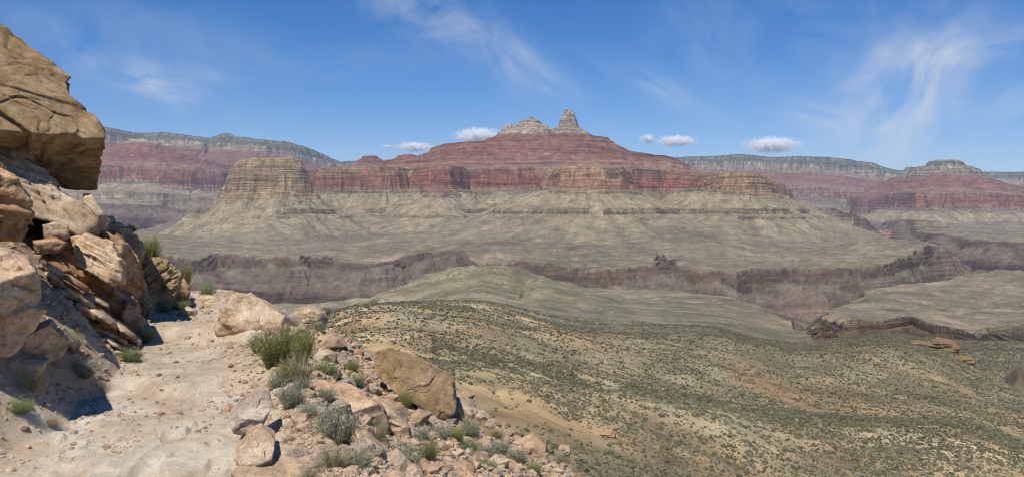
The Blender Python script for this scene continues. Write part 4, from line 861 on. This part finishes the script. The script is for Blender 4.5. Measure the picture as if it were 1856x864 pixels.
# gravel: chips too many to count
def scatter_mesh(name, pts, sz, protos, mat, tint=None, zs=1.0):
    Vs, Fs, off = [], [], 0; w = sg.integers(0, len(protos), len(pts)); rot = sg.random(len(pts))*6.283
    for k, (pv, pf_) in enumerate(protos):
        s = np.nonzero(w == k)[0]; r = rot[s]; c, q = np.cos(r)[:, None], np.sin(r)[:, None]; S = sz[s][:, None]; n = len(pv)
        Vs.append(np.stack([(pv[None, :, 0]*c-pv[None, :, 1]*q)*S+pts[s, 0:1], (pv[None, :, 0]*q+pv[None, :, 1]*c)*S+pts[s, 1:2], pv[None, :, 2]*S*zs+pts[s, 2:3]], -1).reshape(-1, 3))
        Fs.append((pf_[None]+(np.arange(len(s))*n)[:, None, None]+off).reshape(-1, 3)); off += n*len(s)
    return mesh_from(name, np.concatenate(Vs), np.concatenate(Fs), mat, False)
N_ = 130000
Yg = 2.6*(24/2.6)**sg.random(N_); Ug = sg.uniform(-.66, .35, N_); Xg = Ug*Yg; Dg = Xg-xc(Yg)
pk_ = np.clip(.30+.75*sstep(.55, 1.1, np.abs(Dg+.25*vn(Xg*1.5, Yg*1.5, 2)))+.5*vn(Xg*2.2, Yg*2.2, 4), .03, 1)*(Dg < 6)*np.where(Dg < 0, .9, 1.0)
kk = sg.random(N_) < pk_; Xg, Yg, Dg = Xg[kk], Yg[kk], Dg[kk]
szg = .007*np.exp(sg.normal(0, .72, len(Xg)))*np.where(Dg > 1.0, 2.4, 1.15)*np.clip(Yg/7, .6, 1.6)
Zg = fore_z(Xg, Yg)+szg*.15
small = [pebble_proto(50+i, 1) for i in range(8)]
third = sg.integers(0, 3, len(Xg))
for t_, mk in enumerate(('tan', 'pink', 'grey')):
    s = third == t_
    tag(scatter_mesh('gravel', np.stack([Xg, Yg, Zg], -1)[s], szg[s], small, RM[mk]), 'fine broken stone chips strewn over the trail edge and scree', None, None, 'stuff')

# ---------------------------------------------------------------- bushes beside the trail
MAT_L = {'green': leaf_material('green_leaves', [(112, 116, 62), (146, 148, 86), (174, 172, 108), (198, 190, 138)], .6, .35, .95),
         'grey': leaf_material('grey_green_leaves', [(124, 126, 98), (150, 152, 122), (174, 174, 146), (200, 194, 168)], .7, .3, .9),
         'fresh': leaf_material('fresh_green_leaves', [(96, 112, 64), (126, 142, 88), (150, 164, 108), (176, 182, 132)], .6, .35, .95),
         'straw': leaf_material('dry_grass_blades', [(150, 138, 98), (182, 170, 128), (206, 196, 154), (222, 212, 178)], .7, .3, .85),
         'stem': leaf_material('woody_stems', [(104, 88, 70), (134, 118, 96), (160, 146, 122), (180, 168, 146)], .8, 0)}
def bush_mesh(kind, seed):
    """returns stems (V, F, t) and leaves (V, F, t); unit bush: radius about 1, height about 1"""
    rg = np.random.default_rng(seed); SV, SF, ST, LV, LF, LT = [], [], [], [], [], []
    broom = kind == 'green'; straw = kind == 'straw'
    ns = 240 if broom else (240 if straw else 120); so = 0; lo = 0
    for i in range(ns):
        az = rg.uniform(0, 6.283); lean = rg.uniform(.05, 1.0)**.7*(.95 if not straw else .8); ln = rg.uniform(.55, 1.1)*(1-.25*lean)
        root = np.array([math.cos(az), math.sin(az), 0])*rg.uniform(0, .22); dr_ = np.array([math.cos(az)*lean, math.sin(az)*lean, 1.0]); dr_ /= np.linalg.norm(dr_)
        n = 6; pts = [root]; cur = dr_.copy()
        for k in range(n):
            cur = cur+rg.normal(0, .10 if not straw else .05, 3)+np.array([0, 0, .05 if broom else (-.10*lean if straw else .03)]); cur /= np.linalg.norm(cur); pts.append(pts[-1]+cur*ln/n)
        pts = np.array(pts); w0 = .012 if not straw else .010
        side = np.cross(cur, [0, 0, 1]); side /= np.linalg.norm(side)+1e-9; up = np.cross(side, cur)
        tt = rg.uniform(0, 1)
        for k, p_ in enumerate(pts):
            w = w0*(1-.8*k/n)
            SV += [p_+side*w, p_-side*w*.5+up*w*.8, p_-side*w*.5-up*w*.8]; ST += [tt]*3
        for k in range(n):
            a = so+3*k
            for e in range(3): SF.append((a+e, a+(e+1) % 3, a+3+(e+1) % 3, a+3+e))
        so += 3*(n+1)
        if straw: continue
        nl = 16 if broom else 34
        for k in range(nl):
            t = rg.uniform(.3, 1.0)*n; j = min(int(t), n-1); p_ = pts[j]*(1-(t-j))+pts[j+1]*(t-j)
            if broom: d_ = pts[-1]-pts[0]; d_ = d_/np.linalg.norm(d_)+rg.normal(0, .6, 3); L_, W_ = rg.uniform(.06, .15), .013
            else: d_ = rg.normal(0, 1, 3)+[0, 0, .5]; p_ = p_+rg.normal(0, .045, 3); L_, W_ = rg.uniform(.035, .075), rg.uniform(.013, .024)
            d_ = d_/np.linalg.norm(d_); s_ = np.cross(d_, rg.normal(size=3)); s_ /= np.linalg.norm(s_)+1e-9
            LV += [p_-s_*W_*.5, p_+s_*W_*.5, p_+d_*L_*.6+s_*W_*.6, p_+d_*L_-s_*W_*.1]; LF.append((lo, lo+1, lo+2, lo+3)); lo += 4
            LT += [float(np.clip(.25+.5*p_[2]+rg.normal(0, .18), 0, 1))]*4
    return (np.array(SV), np.array(SF), np.array(ST, np.float32)), ((np.array(LV), np.array(LF), np.array(LT, np.float32)) if LF else None)
KN = {'green': ('broom_bush', 'bush'), 'grey': ('sage_bush', 'bush'), 'fresh': ('leafy_bush', 'bush'), 'straw': ('grass_tuft', 'grass tuft')}
protos = {}
def plant(kind, px, py, wpx, hpx, label, var=0, back=0.0):
    key = (kind, var)
    if key not in protos:
        s_, l_ = bush_mesh(kind, 900+var*7+len(kind)*31); e = bpy.data.objects.new(KN[kind][0], None); sc.collection.objects.link(e)
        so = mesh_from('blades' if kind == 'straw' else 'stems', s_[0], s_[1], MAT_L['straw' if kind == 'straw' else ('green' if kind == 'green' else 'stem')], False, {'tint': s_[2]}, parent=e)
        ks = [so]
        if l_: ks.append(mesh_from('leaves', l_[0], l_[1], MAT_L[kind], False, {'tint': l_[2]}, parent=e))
        protos[key] = e, ks
    else:
        e0, k0 = protos[key]; e = e0.copy(); sc.collection.objects.link(e)
        for c in k0:
            d = c.copy(); d.parent = e; sc.collection.objects.link(d)
    X, Y, Z = hit(px, py); Y2 = Y+back
    if back: X, Z = X*Y2/Y, float(fore_z(X*Y2/Y, Y2))
    k = Y2/F; e.location = (X, Y2, Z-.01); e.scale = (wpx*k/1.3, wpx*k/1.3, hpx*k/.92); e.rotation_euler = (0, 0, (px*7+py*3) % 6)
    tag(e, label, KN[kind][1], 'plants beside the trail'); return e
plant('green', 500, 664, 84, 74, 'large yellow-green broom-like bush at the outer trail edge')
plant('grey', 470, 640, 50, 40, 'small grey-green bush on the trail side of the big yellow-green bush')
plant('green', 548, 672, 56, 70, 'tall olive broom bush just right of the big yellow-green bush', 1)
plant('straw', 545, 700, 60, 66, 'pale dry grass tuft below the tall olive broom bush')
plant('grey', 577, 606, 38, 32, 'round grey-green bush in front of the whitish flat-topped rock')
plant('fresh', 590, 682, 50, 28, 'low blue-green bush right of the tall olive broom bush', 1)
plant('grey', 528, 736, 58, 52, 'pale grey bush above the grey split rock', 1)
plant('grey', 546, 712, 40, 30, 'faded bush between the dry grass and the pale grey bush')
plant('fresh', 645, 700, 44, 26, 'low green bush on the scree left of the elongated boulder')
plant('green', 638, 672, 28, 30, 'little upright broom tuft above the low green scree bush')
plant('green', 734, 744, 32, 40, 'bright green tuft under the left part of the elongated boulder', 1)
plant('straw', 770, 762, 56, 34, 'pale dry grass under the middle of the elongated boulder', 1)
plant('fresh', 700, 715, 30, 18, 'tiny green bush touching the left end of the elongated boulder', 1)
plant('grey', 612, 818, 96, 74, 'big grey-green bush beside the wide flat tan slab')
plant('fresh', 590, 790, 40, 36, 'fresh green bush poking out above the big grey-green bush')
plant('straw', 605, 850, 80, 56, 'pale grass straggling out of the big grey-green bush', 1)
plant('grey', 650, 868, 60, 44, 'grey bush at the bottom edge left of the oblong block', 1)
plant('grey', 726, 850, 88, 66, 'wide silvery bush right of the tilted oblong block', 1)
plant('fresh', 742, 858, 60, 34, 'green growth at the foot of the wide silvery bush', 1)
plant('green', 776, 838, 44, 38, 'green broom tuft just right of the wide silvery bush')
plant('grey', 850, 790, 44, 30, 'grey bush on the crest below the elongated boulder')
plant('fresh', 880, 858, 56, 24, 'green bush cut by the bottom edge, middle of the crest')
plant('grey', 905, 820, 48, 30, 'grey-green bush on the crest above the bottom green bush', 1)
plant('grey', 935, 838, 46, 30, 'dull bush third along the lower crest', 1)
plant('green', 968, 862, 36, 26, 'olive tuft at the bottom edge near the lone pale rock', 1)
plant('straw', 842, 778, 36, 22, 'faded grass tuft by the half-buried pale rock')
plant('grey', 828, 762, 34, 26, 'small grey bush under the right end of the elongated boulder')
plant('grey', 1012, 852, 30, 22, 'small dull bush just below the lone pale rock')
plant('fresh', 755, 662, 22, 22, 'small dark green bush peeking above the elongated boulder', 0, .6)
plant('grey', 692, 640, 34, 20, 'thin pale bush above the left end of the elongated boulder', 1, .3)
plant('grey', 640, 620, 26, 18, 'tiny grey bush among the scree stones on the crest')
# left of the trail
plant('grey', 258, 600, 46, 62, 'tall grey-green bush in the shade at the trail bend', 1)
plant('fresh', 262, 618, 40, 30, 'dark green bush below the tall shaded bush at the bend', 1)
plant('fresh', 238, 652, 52, 28, 'bright low green bush on the left edge of the trail')
plant('grey', 152, 666, 56, 36, 'grey-green bush nearest the fallen smooth block')
plant('grey', 132, 634, 40, 44, 'upright grey-green bush against the tilted slabs')
plant('fresh', 326, 574, 44, 22, 'low green bush in shade under the rough buff block', 1)
plant('grey', 300, 578, 30, 22, 'small dull bush left of the low green bush at the bend')
plant('fresh', 38, 730, 56, 30, 'dark green leafy plant in the shadow at the lower left', 1)
plant('straw', 60, 700, 60, 44, 'thin grass in the shade below the fallen smooth block')
plant('straw', 92, 748, 50, 22, 'sparse grass beside the dark leafy plant in shadow', 1)
def perch(kind, px, py, Y, wpx, hpx, label, var=0):
    e = plant(kind, px, 640, wpx, hpx, label, var); k = Y/F
    e.location = ((px-CX)*k, Y, (HY-py)*k); e.scale = (wpx*k/1.55, wpx*k/1.55, hpx*k/.98); return e
plant('grey', 560, 770, 50, 34, 'pale straggly bush between the grey split rock and the reddish rock')
plant('straw', 680, 800, 60, 40, 'dry grass around the lower end of the long brown slab')
plant('straw', 560, 850, 44, 30, 'short dry grass at the left foot of the big grey-green bush', 1)
plant('grey', 800, 800, 50, 30, 'silvery bush among the scree stones right of the broom tuft', 1)
plant('straw', 900, 800, 40, 24, 'yellowed grass tuft on the crest below the half-buried rock')
plant('grey', 960, 815, 34, 20, 'little grey bush on the crest left of the lone pale rock')
plant('fresh', 850, 830, 46, 30, 'olive-green bush amid the lower scree')
plant('grey', 505, 696, 44, 36, 'grey bush hanging over the rubble edge of the trail', 1)
plant('green', 520, 690, 50, 48, 'olive-yellow grass-like bush leaning over the rubble edge')
plant('grey', 590, 742, 44, 28, 'pale bush resting on the upper end of the long brown slab')
plant('green', 826, 800, 40, 26, 'yellow-green bush on the crest under the half-buried pale rock', 1)
plant('grey', 880, 825, 50, 32, 'broad silvery bush between the olive-green bush and the crest')
plant('straw', 985, 850, 46, 26, 'pale grass patch low on the crest near the frame bottom', 1)
plant('grey', 760, 800, 50, 34, 'silvery bush above the green broom tuft on the scree')
perch('green', 272, 474, 13.5, 50, 50, 'yellow-green broom bush growing behind the rough buff block')
perch('green', 336, 522, 14.4, 32, 48, 'olive broom bush behind the small brown rubble rock', 1)
perch('fresh', 375, 545, 15.2, 38, 38, 'leafy bush on the drop-off left of the humped tan boulder')
perch('grey', 240, 420, 12.8, 26, 18, 'small faded bush on top of the knobbly tan outcrop', 1)
# ---------------------------------------------------------------- layered outcrops on the hills below
def outcrop(px, py, w, h, Y, label, seed, mat='brown'):
    Y = hit_sheet(px, py+h*.3)[1]+w/F*Y*.75
    return hull('outcrop', [(px-w, py+h*.6), (px-w*.7, py-h*.5), (px-w*.1, py-h), (px+w*.8, py-h*.8), (px+w, py-h*.1), (px+w*.8, py+h), (px-w*.2, py+h*.8)], Y, w/F*Y*.8, mat, label, 'rock outcrop', sub=6, seed=seed, rough=1.6, strata=3.0, facets=3)
outcrop(1704, 629, 34, 14, 640, 'reddish layered outcrop standing out of the green hill below the side mesa', 201, 'rust')
outcrop(1668, 624, 24, 6, 650, 'low tan ledge just left of the reddish layered outcrop', 202, 'rust')
outcrop(1742, 652, 26, 6, 600, 'thin brown ledge lower right of the reddish layered outcrop', 204, 'rust')
outcrop(1088, 786, 26, 7, 92, 'ochre ledge cropping out low on the tan slope', 203, 'buff')
# ---------------------------------------------------------------- small fair-weather clouds, real volumes far behind the rims
def cloud(px, py, wpx, hpx, Y, label, seed, dens=1.0):
    k = Y/F; V, Fc = ico(3); o = mesh_from('cloud', V, Fc, None, True); o.location = ((px-CX)*k, Y, (HY-py)*k); o.scale = (wpx/2*k, wpx/2*k*.8, hpx/2*k)
    n = NT('cloud_air'); n.t.nodes.remove(n.b); tc = n.coord((1, 1, 1)); ln = n.n('ShaderNodeVectorMath'); ln.operation = 'LENGTH'; n.l(tc, ln.inputs[0])
    mp = n.coord((wpx/22, wpx/22, hpx/18)); mp.node.inputs['Location'].default_value = (seed*3.1, seed*1.7, seed)
    nz = n.noise(1.5, mp, 6, .62); v = n.math('ADD', n.math('MULTIPLY', n.math('SUBTRACT', 1.0, ln.outputs['Value']), 1.0), n.math('MULTIPLY', n.math('SUBTRACT', nz, .62), 3.2))
    v = n.math('MULTIPLY', n.math('MAXIMUM', v, 0.0), .03*dens); pv = n.n('ShaderNodeVolumePrincipled'); pv.inputs['Color'].default_value = (1, 1, 1, 1); n.l(v, pv.inputs['Density'])
    pv.inputs['Anisotropy'].default_value = -.35
    n.l(pv.outputs[0], n.out.inputs['Volume']); o.data.materials.append(n.m); tag(o, label, 'cloud', 'small clouds low over the rims')
cloud(868, 246, 112, 32, 46000, 'largest left cloud touching the white rocky summit cap', 1)
cloud(752, 267, 86, 22, 46000, 'flat thin cloud left of the red massif shoulder', 2)
cloud(702, 266, 32, 10, 46000, 'faint little cloud just left of the flat thin cloud', 3, .5)
cloud(1174, 252, 36, 22, 46000, 'small round cloud right of the pointed summit', 4)
cloud(1226, 256, 88, 25, 46000, 'elongated cloud second right of the pointed summit', 5)
cloud(1400, 263, 124, 34, 46000, 'widest cloud hanging alone over the right-hand plateau rim', 6)
haze()
